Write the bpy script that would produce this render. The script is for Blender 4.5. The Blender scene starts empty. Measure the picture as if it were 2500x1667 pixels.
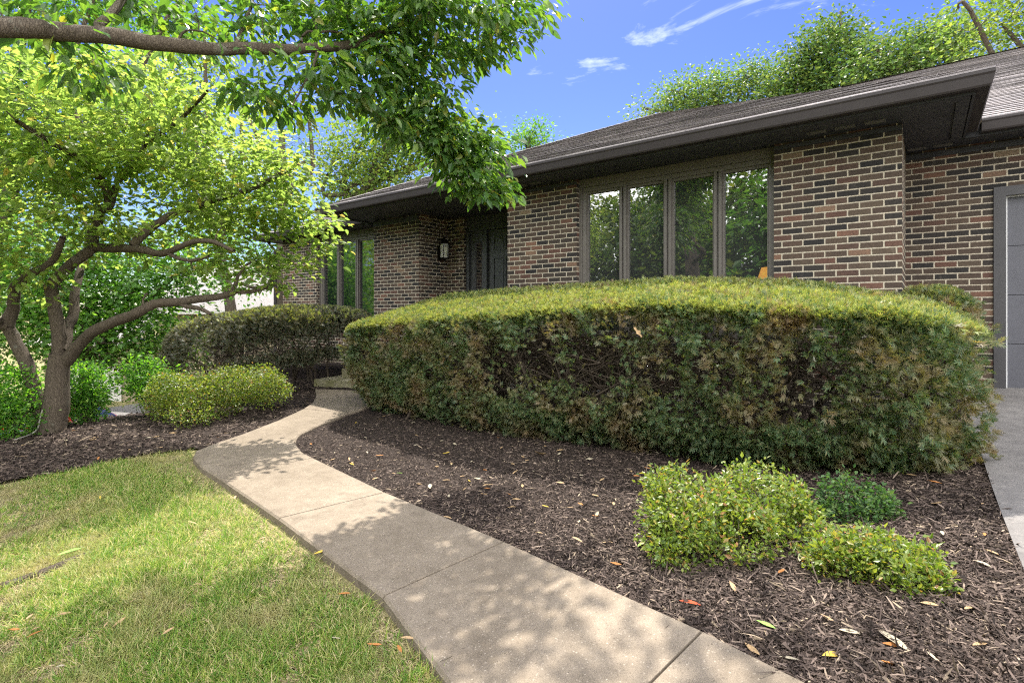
import bpy, math, random
import numpy as np
from mathutils import Vector, Matrix

rng = np.random.default_rng(7)
random.seed(7)
SC = bpy.context.scene
COL = SC.collection
R = math.radians

# ------------------------------------------------------------------ camera
CAM_H = 1.45                     # eye height over the walk; scene z = height over the walk
CT, ST = .794, .608              # camera yaw to the house front
F, CX, HY = 1310., 1250., 765.   # focal length and horizon of the 2500 px wide photograph
cd = bpy.data.cameras.new('camera')
cd.sensor_width = 36.0
cd.lens = F / 2500 * 36
cd.shift_y = -(833.5 - HY) / 2500
cd.clip_start = .05
cd.clip_end = 2000
cam = bpy.data.objects.new('camera', cd)
cam.location = (0, 0, CAM_H)
cam.rotation_euler = (R(90), 0, math.asin(ST))
COL.objects.link(cam)
SC.camera = cam

# ------------------------------------------------------------------ light
SUN_EL = 60.0
SUN_AZ = (-ST, CT)               # horizontal direction towards the sun: beyond the house
S = Vector((SUN_AZ[0] * math.cos(R(SUN_EL)), SUN_AZ[1] * math.cos(R(SUN_EL)), math.sin(R(SUN_EL))))
ld = bpy.data.lights.new('sun', 'SUN')
ld.energy = 3.3
ld.angle = R(.55)
ld.color = (1, .94, .84)
sun = bpy.data.objects.new('sun', ld)
sun.rotation_euler = S.to_track_quat('Z', 'Y').to_euler()
sun.location = (-20, 30, 40)
COL.objects.link(sun)

W = bpy.data.worlds.new('World')
SC.world = W
W.use_nodes = True
nt = W.node_tree
bg = nt.nodes['Background']
sky = nt.nodes.new('ShaderNodeTexSky')
sky.sky_type = 'NISHITA'
sky.sun_disc = False
sky.sun_elevation = R(SUN_EL)
sky.sun_rotation = math.atan2(SUN_AZ[0], SUN_AZ[1])
sky.air_density = 1.0
sky.dust_density = .4
sky.ozone_density = 3.0
bg.inputs['Strength'].default_value = .15
# thin clouds fixed to sky directions
tc = nt.nodes.new('ShaderNodeTexCoord')
mp = nt.nodes.new('ShaderNodeMapping')
mp.inputs['Scale'].default_value = (2.2, 2.2, 6.5)
mp.inputs['Location'].default_value = (.35, .1, .4)
no = nt.nodes.new('ShaderNodeTexNoise')
no.inputs['Scale'].default_value = 1.7
no.inputs['Detail'].default_value = 9
no.inputs['Roughness'].default_value = .62
no.inputs['Distortion'].default_value = .5
rp = nt.nodes.new('ShaderNodeValToRGB')
rp.color_ramp.elements[0].position = .60
rp.color_ramp.elements[0].color = (0, 0, 0, 1)
rp.color_ramp.elements[1].position = .98
rp.color_ramp.elements[1].color = (1, 1, 1, 1)
mx = nt.nodes.new('ShaderNodeMix')
mx.data_type = 'RGBA'
mx.inputs[7].default_value = (18, 17.8, 17.4, 1)
nt.links.new(tc.outputs['Generated'], mp.inputs['Vector'])
nt.links.new(mp.outputs[0], no.inputs['Vector'])
# unseen white cumulus added street-side to brighten the shade, wisps over the house
vm = nt.nodes.new('ShaderNodeVectorMath'); vm.operation = 'DOT_PRODUCT'
vm.inputs[1].default_value = (-SUN_AZ[0], -SUN_AZ[1], .25)
mr = nt.nodes.new('ShaderNodeMapRange'); mr.interpolation_type = 'SMOOTHSTEP'
mr.inputs[1].default_value = -.05; mr.inputs[2].default_value = .55; mr.inputs[3].default_value = 0; mr.inputs[4].default_value = .34
ad = nt.nodes.new('ShaderNodeMath'); ad.operation = 'ADD'
nt.links.new(tc.outputs['Generated'], vm.inputs[0])
nt.links.new(vm.outputs['Value'], mr.inputs[0])
nt.links.new(mr.outputs[0], ad.inputs[0])
nt.links.new(no.outputs['Fac'], ad.inputs[1])
nt.links.new(ad.outputs[0], rp.inputs[0])
m2 = nt.nodes.new('ShaderNodeMapRange'); m2.inputs[1].default_value = -.05; m2.inputs[2].default_value = .4; m2.inputs[3].default_value = .30; m2.inputs[4].default_value = 1
nt.links.new(vm.outputs['Value'], m2.inputs[0])
cm = nt.nodes.new('ShaderNodeMath'); cm.operation = 'MULTIPLY'
nt.links.new(rp.outputs[0], cm.inputs[0]); nt.links.new(m2.outputs[0], cm.inputs[1])
nt.links.new(cm.outputs[0], mx.inputs[0])
hs = nt.nodes.new('ShaderNodeHueSaturation')      # a deep, clear blue
hs.inputs['Hue'].default_value = .525
hs.inputs['Saturation'].default_value = 1.28
hs.inputs['Value'].default_value = .40
nt.links.new(sky.outputs[0], hs.inputs['Color'])
nt.links.new(hs.outputs[0], mx.inputs[6])
nt.links.new(mx.outputs[2], bg.inputs['Color'])

SC.view_settings.view_transform = 'Standard'
SC.view_settings.look = 'None'
SC.view_settings.gamma = 1
SC.view_settings.exposure = 1.74
SC.cycles.max_bounces = 8
SC.cycles.transparent_max_bounces = 8
SC.cycles.caustics_reflective = False
SC.cycles.caustics_refractive = False
SC.cycles.use_denoising = False       # keep the fine grain of needles and blades
SC.cycles.sample_clamp_indirect = 4
SC.cycles.filter_width = 1.2
SC.cycles.use_light_tree = True

# ------------------------------------------------------------------ terrain height (fitted once to the photo's perspective)
AN = np.array([(-.7,2.0,-1.28),(.3,1.7,-1.16),(-2,2.1,-1.38),(-3.5,2.4,-1.44),(-4.9,2.7,-1.43),(-6,2.9,-1.42),(-6.5,3.9,-1.40),(-7,4.6,-1.30),(-7.3,5.1,-1.2),
(.4,2.9,-1.09),(.4,5,-1.04),(.4,7.8,-.84),(3,2.9,-1.09),(3,7.8,-.84),(3,5,-1.04),(.4,0,-1.25),(3,0,-1.22),(7,7.8,-.84),(7,3,-1.1),
(-1,5.8,-1.08),(-1,4.4,-1.25),(-3,5.8,-1.15),(-3,4.3,-1.33),(-5,5.8,-1.2),(-5,4.3,-1.35),(-8,6.5,-1.15),(-9.5,5,-1.3),(-12,6.8,-1.5),(-12,5,-1.7),
(0,.3,-1.45),(-3,0,-1.5),(-5,1,-1.5),(-7,1.5,-1.48),(-8.4,1.7,-1.43),(-8.6,3.2,-1.42),(-9.3,2.0,-1.55),(-10.3,2.4,-2.0),(-12,3,-2.8),(-9.8,0,-2.0),(-12,-1,-3.0),(-14,5,-3.4),(-18,2,-4.2),(-24,8,-4.4),(-16,10,-3.6),(-20,-8,-4.3),
(0,-6,-2.0),(0,-14,-2.3),(-10,-10,-3.2),(10,-10,-2),(-4,14,-1.1),(8,14,-.9),(-14,20,-3.4),(5,25,-1)])
def _phi(r): return np.where(r > 0, r * r * np.log(np.maximum(r, 1e-9)), 0)
_n = len(AN)
_K = _phi(np.linalg.norm(AN[:, None, :2] - AN[None, :, :2], axis=2)) + np.eye(_n) * .02
_P = np.c_[np.ones(_n), AN[:, :2]]
_w = np.linalg.solve(np.block([[_K, _P], [_P.T, np.zeros((3, 3))]]), np.r_[AN[:, 2] + CAM_H, 0, 0, 0])
def hgt(x, y):
    x = np.asarray(x, float); y = np.asarray(y, float)
    r = np.sqrt((x[..., None] - AN[:, 0]) ** 2 + (y[..., None] - AN[:, 1]) ** 2)
    z = _phi(r) @ _w[:_n] + _w[_n] + _w[_n + 1] * x + _w[_n + 2] * y
    d = np.sqrt((x + 5) ** 2 + (y - 3) ** 2)
    k = np.clip((d - 16) / 14, 0, 1); k = k * k * (3 - 2 * k)
    return z * (1 - k) + (CAM_H - 3.2) * k
def ray(px, py):
    a = (px - CX) / F
    return np.array([CT * a - ST, ST * a + CT, (HY - py) / F])
def at(px, py, Z):                 # a photo point at depth Z (metres) as a world point
    return ray(px, py) * Z + np.array([0, 0, CAM_H])
def ground(px, py, dz=0.):         # where a photo point meets the terrain (or a surface dz above it)
    r = ray(px, py)
    Zs = np.arange(.5, 60, .02)
    p = r[None] * Zs[:, None]
    k = np.argmax(p[:, 2] + CAM_H < hgt(p[:, 0], p[:, 1]) + dz)
    q = p[k]
    return np.array([q[0], q[1], float(hgt(q[0], q[1]))])
def pip(x, y, poly):               # points in polygon
    inside = np.zeros(np.shape(x), bool)
    n = len(poly)
    for i in range(n):
        x1, y1 = poly[i][:2]; x2, y2 = poly[(i + 1) % n][:2]
        c = ((y1 > y) != (y2 > y)) & (x < (x2 - x1) * (y - y1) / (y2 - y1 + 1e-12) + x1)
        inside ^= c
    return inside

# ------------------------------------------------------------------ object helpers
def mesh_np(name, V, faces, mat=None, smooth=False, uv=None):
    """V (n,3); faces: list of (m,k) index arrays; uv: (loops,2)"""
    V = np.asarray(V, np.float32)
    faces = [np.asarray(f, np.int32) for f in faces if len(f)]
    me = bpy.data.meshes.new(name)
    nl = sum(f.size for f in faces); npol = sum(len(f) for f in faces)
    me.vertices.add(len(V)); me.loops.add(nl); me.polygons.add(npol)
    me.vertices.foreach_set('co', V.ravel())
    me.loops.foreach_set('vertex_index', np.concatenate([f.ravel() for f in faces]))
    st = []; o = 0
    for f in faces:
        st.append(o + np.arange(len(f), dtype=np.int32) * f.shape[1]); o += f.size
    me.polygons.foreach_set('loop_start', np.concatenate(st))
    me.polygons.foreach_set('use_smooth', np.full(npol, smooth))
    if uv is not None:
        l = me.uv_layers.new(name='UVMap')
        l.data.foreach_set('uv', np.asarray(uv, np.float32).ravel())
    me.update(calc_edges=True)
    me.validate()
    if mat: me.materials.append(mat)
    return me
def link(name, me, parent=None):
    o = bpy.data.objects.new(name, me)
    COL.objects.link(o)
    if parent is not None: o.parent = parent
    return o
def tag(o, label=None, cat=None, group=None, kind=None):
    if label: o['label'] = label
    if cat: o['category'] = cat
    if group: o['group'] = group
    if kind: o['kind'] = kind
    return o
def empty(name, loc=(0, 0, 0), rz=0):
    o = bpy.data.objects.new(name, None)
    o.empty_display_size = .2
    COL.objects.link(o)
    o.location = loc; o.rotation_euler = (0, 0, rz)
    return o

class MB:
    """collects boxes, polygons and tubes with UVs in metres; build() links one mesh object"""
    def __init__(s): s.V = []; s.F = []; s.U = []
    def poly(s, pts, uv=None):
        b = len(s.V); s.V += [tuple(map(float, p)) for p in pts]
        s.F.append(list(range(b, b + len(pts))))
        if uv is None:
            p = [Vector(q) for q in pts]
            n = (p[1] - p[0]).cross(p[-1] - p[0])
            if abs(n.z) > .75 * n.length: uv = [(q.x, q.y) for q in p]
            elif abs(n.x) > abs(n.y): uv = [(q.y, q.z) for q in p]
            else: uv = [(q.x, q.z) for q in p]
        s.U += [tuple(u) for u in uv]
    def box(s, x0, x1, y0, y1, z0, z1, M=None):
        c = [(x0, y0, z0), (x1, y0, z0), (x1, y1, z0), (x0, y1, z0), (x0, y0, z1), (x1, y0, z1), (x1, y1, z1), (x0, y1, z1)]
        fs = [(0, 3, 2, 1), (4, 5, 6, 7), (0, 1, 5, 4), (1, 2, 6, 5), (2, 3, 7, 6), (3, 0, 4, 7)]
        cc = [tuple(M @ Vector(p)) for p in c] if M else c
        for f in fs: s.poly([cc[i] for i in f])
    def tube(s, pts, rad, n=8, cap=True):
        pts = [Vector(p) for p in pts]
        if not hasattr(rad, '__len__'): rad = [rad] * len(pts)
        rings = []
        up = Vector((0, 0, 1))
        for i, p in enumerate(pts):
            t = (pts[min(i + 1, len(pts) - 1)] - pts[max(i - 1, 0)]).normalized()
            a = t.cross(up if abs(t.z) < .9 else Vector((1, 0, 0))).normalized(); b = t.cross(a)
            rings.append([p + (a * math.cos(k * 2 * math.pi / n) + b * math.sin(k * 2 * math.pi / n)) * rad[i] for k in range(n)])
        for i in range(len(rings) - 1):
            for k in range(n):
                k2 = (k + 1) % n
                s.poly([rings[i][k], rings[i][k2], rings[i + 1][k2], rings[i + 1][k]], [(k / n, i), ((k + 1) / n, i), ((k + 1) / n, i + 1), (k / n, i + 1)])
        if cap:
            s.poly(rings[0][::-1], [(0, 0)] * n); s.poly(rings[-1], [(0, 0)] * n)
    def lathe(s, c, prof, n=12):
        for (r0, z0), (r1, z1) in zip(prof, prof[1:]):
            for k in range(n):
                a, b = 2 * math.pi * k / n, 2 * math.pi * (k + 1) / n
                q = [(c[0] + r0 * math.cos(a), c[1] + r0 * math.sin(a), c[2] + z0), (c[0] + r0 * math.cos(b), c[1] + r0 * math.sin(b), c[2] + z0),
                     (c[0] + r1 * math.cos(b), c[1] + r1 * math.sin(b), c[2] + z1), (c[0] + r1 * math.cos(a), c[1] + r1 * math.sin(a), c[2] + z1)]
                if r0 < 1e-6: q = q[1:]
                elif r1 < 1e-6: q = q[:3]
                s.poly(q)
    def build(s, name, mat, parent=None, smooth=False, bevel=0, loc=None):
        me = bpy.data.meshes.new(name)
        V = s.V
        if loc is not None: V = [(v[0] - loc[0], v[1] - loc[1], v[2] - loc[2]) for v in V]
        me.from_pydata(V, [], s.F)
        l = me.uv_layers.new(name='UVMap')
        l.data.foreach_set('uv', np.array(s.U, np.float32).ravel())
        if smooth: me.polygons.foreach_set('use_smooth', [True] * len(me.polygons))
        me.materials.append(mat)
        o = link(name, me, parent)
        if loc is not None and parent is None: o.location = loc
        if bevel:
            b = o.modifiers.new('bevel', 'BEVEL'); b.width = bevel; b.segments = 2; b.limit_method = 'ANGLE'
        return o

# ------------------------------------------------------------------ materials
def new_mat(name, base=(.5, .5, .5), rough=.8, metal=0., spec=.4):
    m = bpy.data.materials.new(name); m.use_nodes = True
    b = m.node_tree.nodes['Principled BSDF']
    b.inputs['Base Color'].default_value = (*base, 1)
    b.inputs['Roughness'].default_value = rough
    b.inputs['Metallic'].default_value = metal
    b.inputs['Specular IOR Level'].default_value = spec
    return m
class N:
    def __init__(s, m): s.t = m.node_tree; s.b = s.t.nodes.get('Principled BSDF')
    def __call__(s, typ, ins=None, **kw):
        n = s.t.nodes.new('ShaderNode' + typ)
        for k, v in kw.items(): setattr(n, k, v)
        for k, v in (ins or {}).items():
            if isinstance(v, bpy.types.NodeSocket): s.t.links.new(v, n.inputs[k])
            else: n.inputs[k].default_value = v
        return n
    def math(s, op, a, b=0., c=None):
        d = {0: a, 1: b}
        if c is not None: d[2] = c
        return s('Math', d, operation=op).outputs[0]
    def ramp(s, fac, stops, interp='LINEAR'):
        n = s('ValToRGB', {0: fac}); r = n.color_ramp; r.interpolation = interp
        while len(r.elements) < len(stops): r.elements.new(.5)
        for e, (p, c) in zip(r.elements, stops): e.position = p; e.color = (*c, 1) if len(c) == 3 else c
        return n.outputs[0]
    def mix(s, fac, a, b, mode='MIX'):
        n = s('Mix', {0: fac, 6: a, 7: b}, data_type='RGBA', blend_type=mode)
        return n.outputs[2]
    def noise(s, scale, detail=4, rough=.55, vec=None, dist=0.):
        d = {'Scale': scale, 'Detail': detail, 'Roughness': rough, 'Distortion': dist}
        if vec is not None: d['Vector'] = vec
        return s('TexNoise', d).outputs['Fac']
    def pos(s): return s('NewGeometry').outputs['Position']
    def bump(s, h, strength=.5, dist=.01, normal=None):
        d = {'Height': h, 'Strength': strength, 'Distance': dist}
        if normal is not None: d['Normal'] = normal
        n = s('Bump', d).outputs[0]
        s.t.links.new(n, s.b.inputs['Normal']); return n
    def out(s, sock, name): s.t.links.new(sock, s.b.inputs[name])

def leaf_mat(name, stops, trans, tfac=.45, rough=.5, spec=.35, patch=None):
    m = new_mat(name, rough=rough, spec=spec); n = N(m)
    rnd = n('NewGeometry').outputs['Random Per Island']
    c = n.ramp(rnd, stops)
    if patch:                        # patches of another foliage colour through the plant
        f = n.ramp(n.noise(patch[1], 3, .6, n.pos()), [(patch[2], (0, 0, 0)), (patch[3], (1, 1, 1))])
        c = n.mix(f, c, (*patch[0], 1))
    n.out(c, 'Base Color')
    tc_ = n.mix(1.0, c, (*trans, 1), 'MULTIPLY')
    tr = n('BsdfTranslucent', {'Color': tc_})
    mx_ = n('MixShader', {0: tfac, 1: n.b.outputs[0], 2: tr.outputs[0]})
    n.t.links.new(mx_.outputs[0], n.t.nodes['Material Output'].inputs[0])
    return m
M = {}
def bark(name, c1, c2, scale=30, zs=.25):
    m = new_mat(name, rough=.9, spec=.2); n = N(m)
    v = n('Mapping', {'Vector': n.pos(), 'Scale': (1, 1, zs)}).outputs[0]
    f = n.noise(scale, 6, .7, v, .4)
    vo = n('TexVoronoi', {'Vector': v, 'Scale': scale * 1.3}, feature='DISTANCE_TO_EDGE').outputs['Distance']
    k = n.math('MULTIPLY', f, n.ramp(vo, [(0, (.62, .62, .62)), (.2, (1, 1, 1))]))
    c = n.ramp(k, [(.15, c1), (.6, c2)])
    lich = n.ramp(n.noise(7, 4, .6, n.pos()), [(.62, (0, 0, 0)), (.72, (1, 1, 1))])
    n.out(n.mix(n.math('MULTIPLY', lich, .35), c, (.26, .27, .22, 1)), 'Base Color')
    n.bump(k, .9, .02)
    return m
M['bark'] = bark('bark_grey_brown', (.028, .021, .016), (.13, .104, .078), 58, .3)
M['bark_dark'] = bark('bark_dark', (.022, .017, .013), (.12, .095, .07), 40, .3)
M['twig'] = new_mat('twig', (.06, .045, .032), .85)
G_ = lambda *a: tuple(a)
M['leaf_orn'] = leaf_mat('ornamental_leaf', [(0, (.080, .132, .033)), (.5, (.116, .176, .042)), (.96, (.165, .215, .05)), (1, (.28, .22, .06))], (3.1, 2.95, 2.0), .60)
M['leaf_shade'] = leaf_mat('shade_tree_leaf', [(0, (.032, .075, .022)), (.5, (.06, .115, .03)), (.92, (.10, .16, .036)), (1, (.17, .16, .035))], (3.6, 3.8, 1.2), .38, .4, .45)
M['leaf_bg1'] = leaf_mat('background_leaf_yellow', [(0, (.06, .11, .024)), (.6, (.10, .165, .032)), (1, (.17, .20, .045))], (2.7, 2.6, 1.4), .42)
M['leaf_bg2'] = leaf_mat('background_leaf_green', [(0, (.04, .10, .018)), (.6, (.065, .15, .022)), (1, (.11, .19, .03))], (2.6, 2.7, 1.5), .45)
M['leaf_bg3'] = leaf_mat('background_leaf_blue_green', [(0, (.04, .085, .03)), (.6, (.075, .13, .035)), (1, (.15, .19, .045))], (2.6, 2.6, 1.4), .4)
M['yew'] = leaf_mat('yew_needles', [(0, (.04, .085, .042)), (.45, (.07, .12, .05)), (.8, (.12, .145, .06)), (1, (.19, .17, .08))], (2.4, 2.4, 1.0), .3, .5, .4,
                    patch=((.19, .14, .082), 3.1, .46, .66))
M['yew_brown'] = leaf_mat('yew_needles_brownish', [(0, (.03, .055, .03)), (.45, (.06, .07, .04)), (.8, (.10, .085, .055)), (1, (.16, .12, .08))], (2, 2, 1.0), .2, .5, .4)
M['yew_sunlit'] = leaf_mat('yew_sunlit_shoots', [(0, (.12, .17, .045)), (.5, (.20, .235, .06)), (.9, (.31, .31, .09)), (1, (.37, .26, .09))], (2., 2., 1.0), .3, .42, .5)  # needle colour lightened to stand in for sun on the hedge top
M['box'] = leaf_mat('boxwood_leaf', [(0, (.06, .11, .018)), (.5, (.125, .18, .026)), (.9, (.21, .24, .04)), (1, (.28, .14, .06))], (2.3, 2.3, 1.0), .36, .42, .45)
M['leaf_bg4'] = leaf_mat('background_leaf_deep', [(0, (.035, .075, .022)), (.6, (.065, .115, .028)), (1, (.13, .165, .04))], (2.3, 2.3, 1.4), .36)
M['box_shaded'] = leaf_mat('boxwood_leaf_shaded', [(0, (.028, .065, .022)), (.6, (.045, .10, .028)), (1, (.08, .12, .035))], (2.4, 2.6, 1), .3, .65, .25)  # leaf colour darkened to carry the shade of the hedge
M['privet'] = leaf_mat('privet_leaf', [(0, (.04, .11, .018)), (.6, (.07, .17, .022)), (1, (.13, .21, .03))], (3., 3.2, 1.2), .45)
M['grass'] = leaf_mat('grass_blade', [(0, (.07, .16, .022)), (.40, (.14, .25, .035)), (.62, (.26, .32, .06)), (.80, (.38, .34, .14)), (1, (.52, .44, .25))], (1.8, 1.9, 1.2), .35, .5, .3,
                      patch=((.34, .30, .15), 1.7, .49, .68))

def mk_brick():
    m = new_mat('brick', rough=.88, spec=.25); n = N(m)
    uv = n('UVMap').outputs[0]
    sx = n('SeparateXYZ', {0: uv})
    BW, BH, MW, MH = .2032, .0677, .012, .012
    v = n.math('DIVIDE', sx.outputs[1], BH)
    row = n.math('FLOOR', v); fv = n.math('FRACT', v)
    off = n.math('MULTIPLY', n.math('MODULO', n.math('ABSOLUTE', row), 2.), .5)
    # a little unevenness in the joints
    wob = n.math('MULTIPLY', n.math('SUBTRACT', n.noise(9, 2, .5, n.pos()), .5), .035)
    u = n.math('ADD', n.math('ADD', n.math('DIVIDE', sx.outputs[0], BW), off), wob)
    colm = n.math('FLOOR', u); fu = n.math('FRACT', u)
    def dist(f, size):               # metres from the brick's own edge
        a = n.math('MINIMUM', f, n.math('SUBTRACT', 1., f))
        return n.math('MULTIPLY', a, size)
    d = n.math('MINIMUM', dist(fu, BW), dist(n.math('ADD', fv, 0.), BH))
    d = n.math('ADD', d, n.math('MULTIPLY', n.math('SUBTRACT', n.noise(70, 3, .6, n.pos()), .5), .004))
    mask = n.ramp(n.math('DIVIDE', d, .012), [(.50, (0, 0, 0)), (.68, (1, 1, 1))])
    idv = n('CombineXYZ', {0: colm, 1: row, 2: 3.3}).outputs[0]
    wn = n('TexWhiteNoise', {'Vector': idv}, noise_dimensions='3D')
    c = n.ramp(wn.outputs['Value'], [(0, (.022, .021, .022)), (.18, (.030, .027, .026)), (.34, (.050, .040, .034)), (.50, (.060, .043, .035)), (.66, (.082, .062, .047)), (.82, (.072, .046, .037)), (.92, (.098, .052, .041)), (.97, (.14, .078, .056)), (1, (.18, .135, .095))])
    grain = n.noise(60, 6, .7, n.pos())
    c = n.mix(1., c, n.ramp(grain, [(.25, (.62, .62, .62)), (.75, (1.4, 1.36, 1.3))]), 'MULTIPLY')
    big = n.ramp(n.noise(2.4, 4, .6, n.pos()), [(.3, (.86, .86, .88)), (.7, (1.1, 1.1, 1.06))])
    c = n.mix(1., c, big, 'MULTIPLY')
    wash = n.ramp(n.noise(14, 4, .65, n('Mapping', {'Vector': n.pos(), 'Scale': (1, 1, .4)}).outputs[0]), [(.62, (0, 0, 0)), (.82, (.22, .22, .22))])
    c = n.mix(wash, c, (.34, .29, .24, 1))
    mort = n.ramp(n.noise(45, 4, .6, n.pos()), [(.3, (.29, .25, .19)), (.7, (.46, .41, .325))])
    n.out(n.mix(mask, mort, c), 'Base Color')
    hh = n.math('ADD', mask, n.math('MULTIPLY', grain, .25))
    n.bump(hh, .9, .008)
    return m
M['brick'] = mk_brick()

def painted(name, base, rough=.55, var=.12, spec=.4, bump=.1):
    m = new_mat(name, base, rough, spec=spec); n = N(m)
    f = n.noise(6, 6, .65, n.pos())
    lo = tuple(x * (1 - var) for x in base); hi = tuple(x * (1 + var) for x in base)
    n.out(n.ramp(f, [(.3, lo), (.7, hi)]), 'Base Color')
    n.bump(n.noise(120, 4, .6, n.pos()), bump, .004)
    return m
M['soffit'] = painted('soffit_paint', (.036, .037, .043), .6, .2)
M['gutter'] = painted('gutter_metal', (.027, .022, .022), .6, .12, .35, .04)
M['frame'] = painted('window_frame_paint', (.115, .104, .093), .45, .1)
M['doorpaint'] = painted('door_paint', (.050, .052, .056), .4, .1, .5, .04)
M['garage'] = painted('garage_door_paint', (.078, .078, .092), .5, .06, .4, .15)
M['garageframe'] = painted('garage_frame_paint', (.045, .043, .046), .5, .12)
M['weather'] = new_mat('weather_strip', (.5, .5, .5), .6)
M['brass'] = new_mat('brass', (.5, .36, .14), .3, 1)
M['black_metal'] = new_mat('lantern_metal', (.02, .018, .016), .4, .6)
M['vent'] = new_mat('vent_metal', (.13, .125, .12), .6, .2)

def mk_glass(name, base, ior=2.1):
    m = new_mat(name, base, .02, spec=.5); b = m.node_tree.nodes['Principled BSDF']
    b.inputs['IOR'].default_value = ior
    n = N(m); n.bump(n.noise(1.6, 1, .4, n.pos()), .04, .02)
    return m
M['glass'] = mk_glass('window_glass', (.006, .008, .010), 3.3)
m = bpy.data.materials.new('picture_window_glass'); m.use_nodes = True; n = N(m)
fr = n('Fresnel', {'IOR': 3.2}); tr = n('BsdfTransparent', {'Color': (.62, .66, .64, 1)}); gl_ = n('BsdfGlossy', {'Roughness': .015})
bp = n('Bump', {'Height': n.noise(1.6, 1, .4, n.pos()), 'Strength': .04, 'Distance': .02}).outputs[0]; n.t.links.new(bp, gl_.inputs['Normal'])
pane_haze = n('MixShader', {0: .06, 1: tr.outputs[0], 2: n('BsdfDiffuse', {'Color': (.5, .52, .52, 1)}).outputs[0]})      # pale haze mixed in, stands in for brighter reflections
mxs = n('MixShader', {0: fr.outputs[0], 1: pane_haze.outputs[0], 2: gl_.outputs[0]}); n.t.links.new(mxs.outputs[0], m.node_tree.nodes['Material Output'].inputs[0])
M['glass_clear'] = m
m = new_mat('lantern_glass', (.62, .62, .57), .12, spec=.8); m.node_tree.nodes['Principled BSDF'].inputs['Alpha'].default_value = .65; M['lampglass'] = m
M['candle'] = new_mat('candle_sleeve', (.8, .78, .7), .4)

def mk_shingle():
    m = new_mat('roof_shingle', rough=.92, spec=.25); n = N(m)
    uv = n('UVMap').outputs[0]; sx = n('SeparateXYZ', {0: uv})
    row = n.math('FLOOR', n.math('DIVIDE', sx.outputs[1], .14))
    wn0 = n('TexWhiteNoise', {'W': row}, noise_dimensions='1D').outputs['Value']
    col = n.math('FLOOR', n.math('DIVIDE', n.math('ADD', sx.outputs[0], wn0), .17))
    wn = n('TexWhiteNoise', {'Vector': n('CombineXYZ', {0: col, 1: row}).outputs[0]}, noise_dimensions='3D').outputs['Value']
    c = n.ramp(wn, [(0, (.21, .19, .195)), (.35, (.25, .23, .233)), (.7, (.29, .265, .264)), (1, (.34, .31, .305))])
    g = n.noise(140, 4, .8, n.pos())
    c = n.mix(1., c, n.ramp(g, [(.3, (.6, .6, .6)), (.7, (1.4, 1.4, 1.4))]), 'MULTIPLY')
    st = n.ramp(n.noise(1.1, 5, .6, n.pos()), [(.35, (.8, .8, .8)), (.65, (1.12, 1.12, 1.12))])
    n.out(n.mix(1., c, st, 'MULTIPLY'), 'Base Color')
    n.bump(g, .6, .006)
    return m
M['shingle'] = mk_shingle()

def mk_concrete(name, c1, c2, speck=(.6, .55, .48), moss=None):
    m = new_mat(name, rough=.9, spec=.25); n = N(m); p = n.pos()
    f = n.noise(1.3, 6, .65, p); g = n.noise(9, 5, .7, p)
    c = n.ramp(n.math('ADD', n.math('MULTIPLY', f, .6), n.math('MULTIPLY', g, .4)), [(.36, c1), (.62, c2)])
    v = n('TexVoronoi', {'Vector': p, 'Scale': 85.}, feature='F1')
    rnd = n('SeparateColor', {0: v.outputs['Color']}).outputs[0]
    dots = n.math('MULTIPLY', n.math('LESS_THAN', v.outputs['Distance'], .33), n.ramp(rnd, [(.55, (0, 0, 0)), (.6, (1, 1, 1))]))
    tone = n.ramp(n('SeparateColor', {0: v.outputs['Color']}).outputs[1], [(0, tuple(x * .45 for x in c1)), (.35, tuple(x * .9 for x in c1)), (.6, speck), (1, tuple(min(1, x * 1.35) for x in speck))])
    c = n.mix(n.math('MULTIPLY', dots, .42), c, tone)
    fine = n.noise(220, 3, .7, p)
    c = n.mix(1., c, n.ramp(fine, [(.3, (.78, .78, .78)), (.7, (1.2, 1.2, 1.2))]), 'MULTIPLY')
    stain = n.ramp(n.noise(2.6, 5, .7, p, .6), [(.56, (0, 0, 0)), (.72, (.5, .5, .5))])
    c = n.mix(stain, c, (*tuple(x * .6 for x in c1), 1))
    wp = n('VectorMath', {0: p, 1: n('VectorMath', {0: n('TexNoise', {'Vector': p, 'Scale': 3., 'Detail': 5.}).outputs['Color'], 1: (.35, .35, .35)}, operation='MULTIPLY').outputs[0]}, operation='ADD').outputs[0]
    ck = n('TexVoronoi', {'Vector': wp, 'Scale': .85}, feature='DISTANCE_TO_EDGE').outputs['Distance']
    ck = n.math('MULTIPLY', n.math('LESS_THAN', ck, .0016), n.ramp(n.noise(1.1, 2, .5, p), [(.60, (0, 0, 0)), (.66, (.5, .5, .5))]))
    c = n.mix(ck, c, (*tuple(x * .3 for x in c1), 1))
    if moss:
        c = n.mix(n.ramp(n.noise(5, 5, .65, p), [(.35, (0, 0, 0)), (.65, (.8, .8, .8))]), c, (*moss, 1))
    n.out(c, 'Base Color')
    n.bump(n.math('ADD', fine, n.math('MULTIPLY', dots, .4)), .5, .004)
    return m
M['walk'] = mk_concrete('walk_concrete', (.14, .112, .082), (.235, .193, .148), (.36, .31, .25))
M['steps'] = mk_concrete('step_concrete', (.24, .215, .15), (.40, .36, .26), moss=(.20, .19, .08))
M['drive'] = mk_concrete('driveway_concrete', (.11, .103, .10), (.18, .17, .162), (.32, .27, .25))
M['foundation'] = mk_concrete('foundation_concrete', (.30, .29, .28), (.42, .41, .40))

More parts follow.
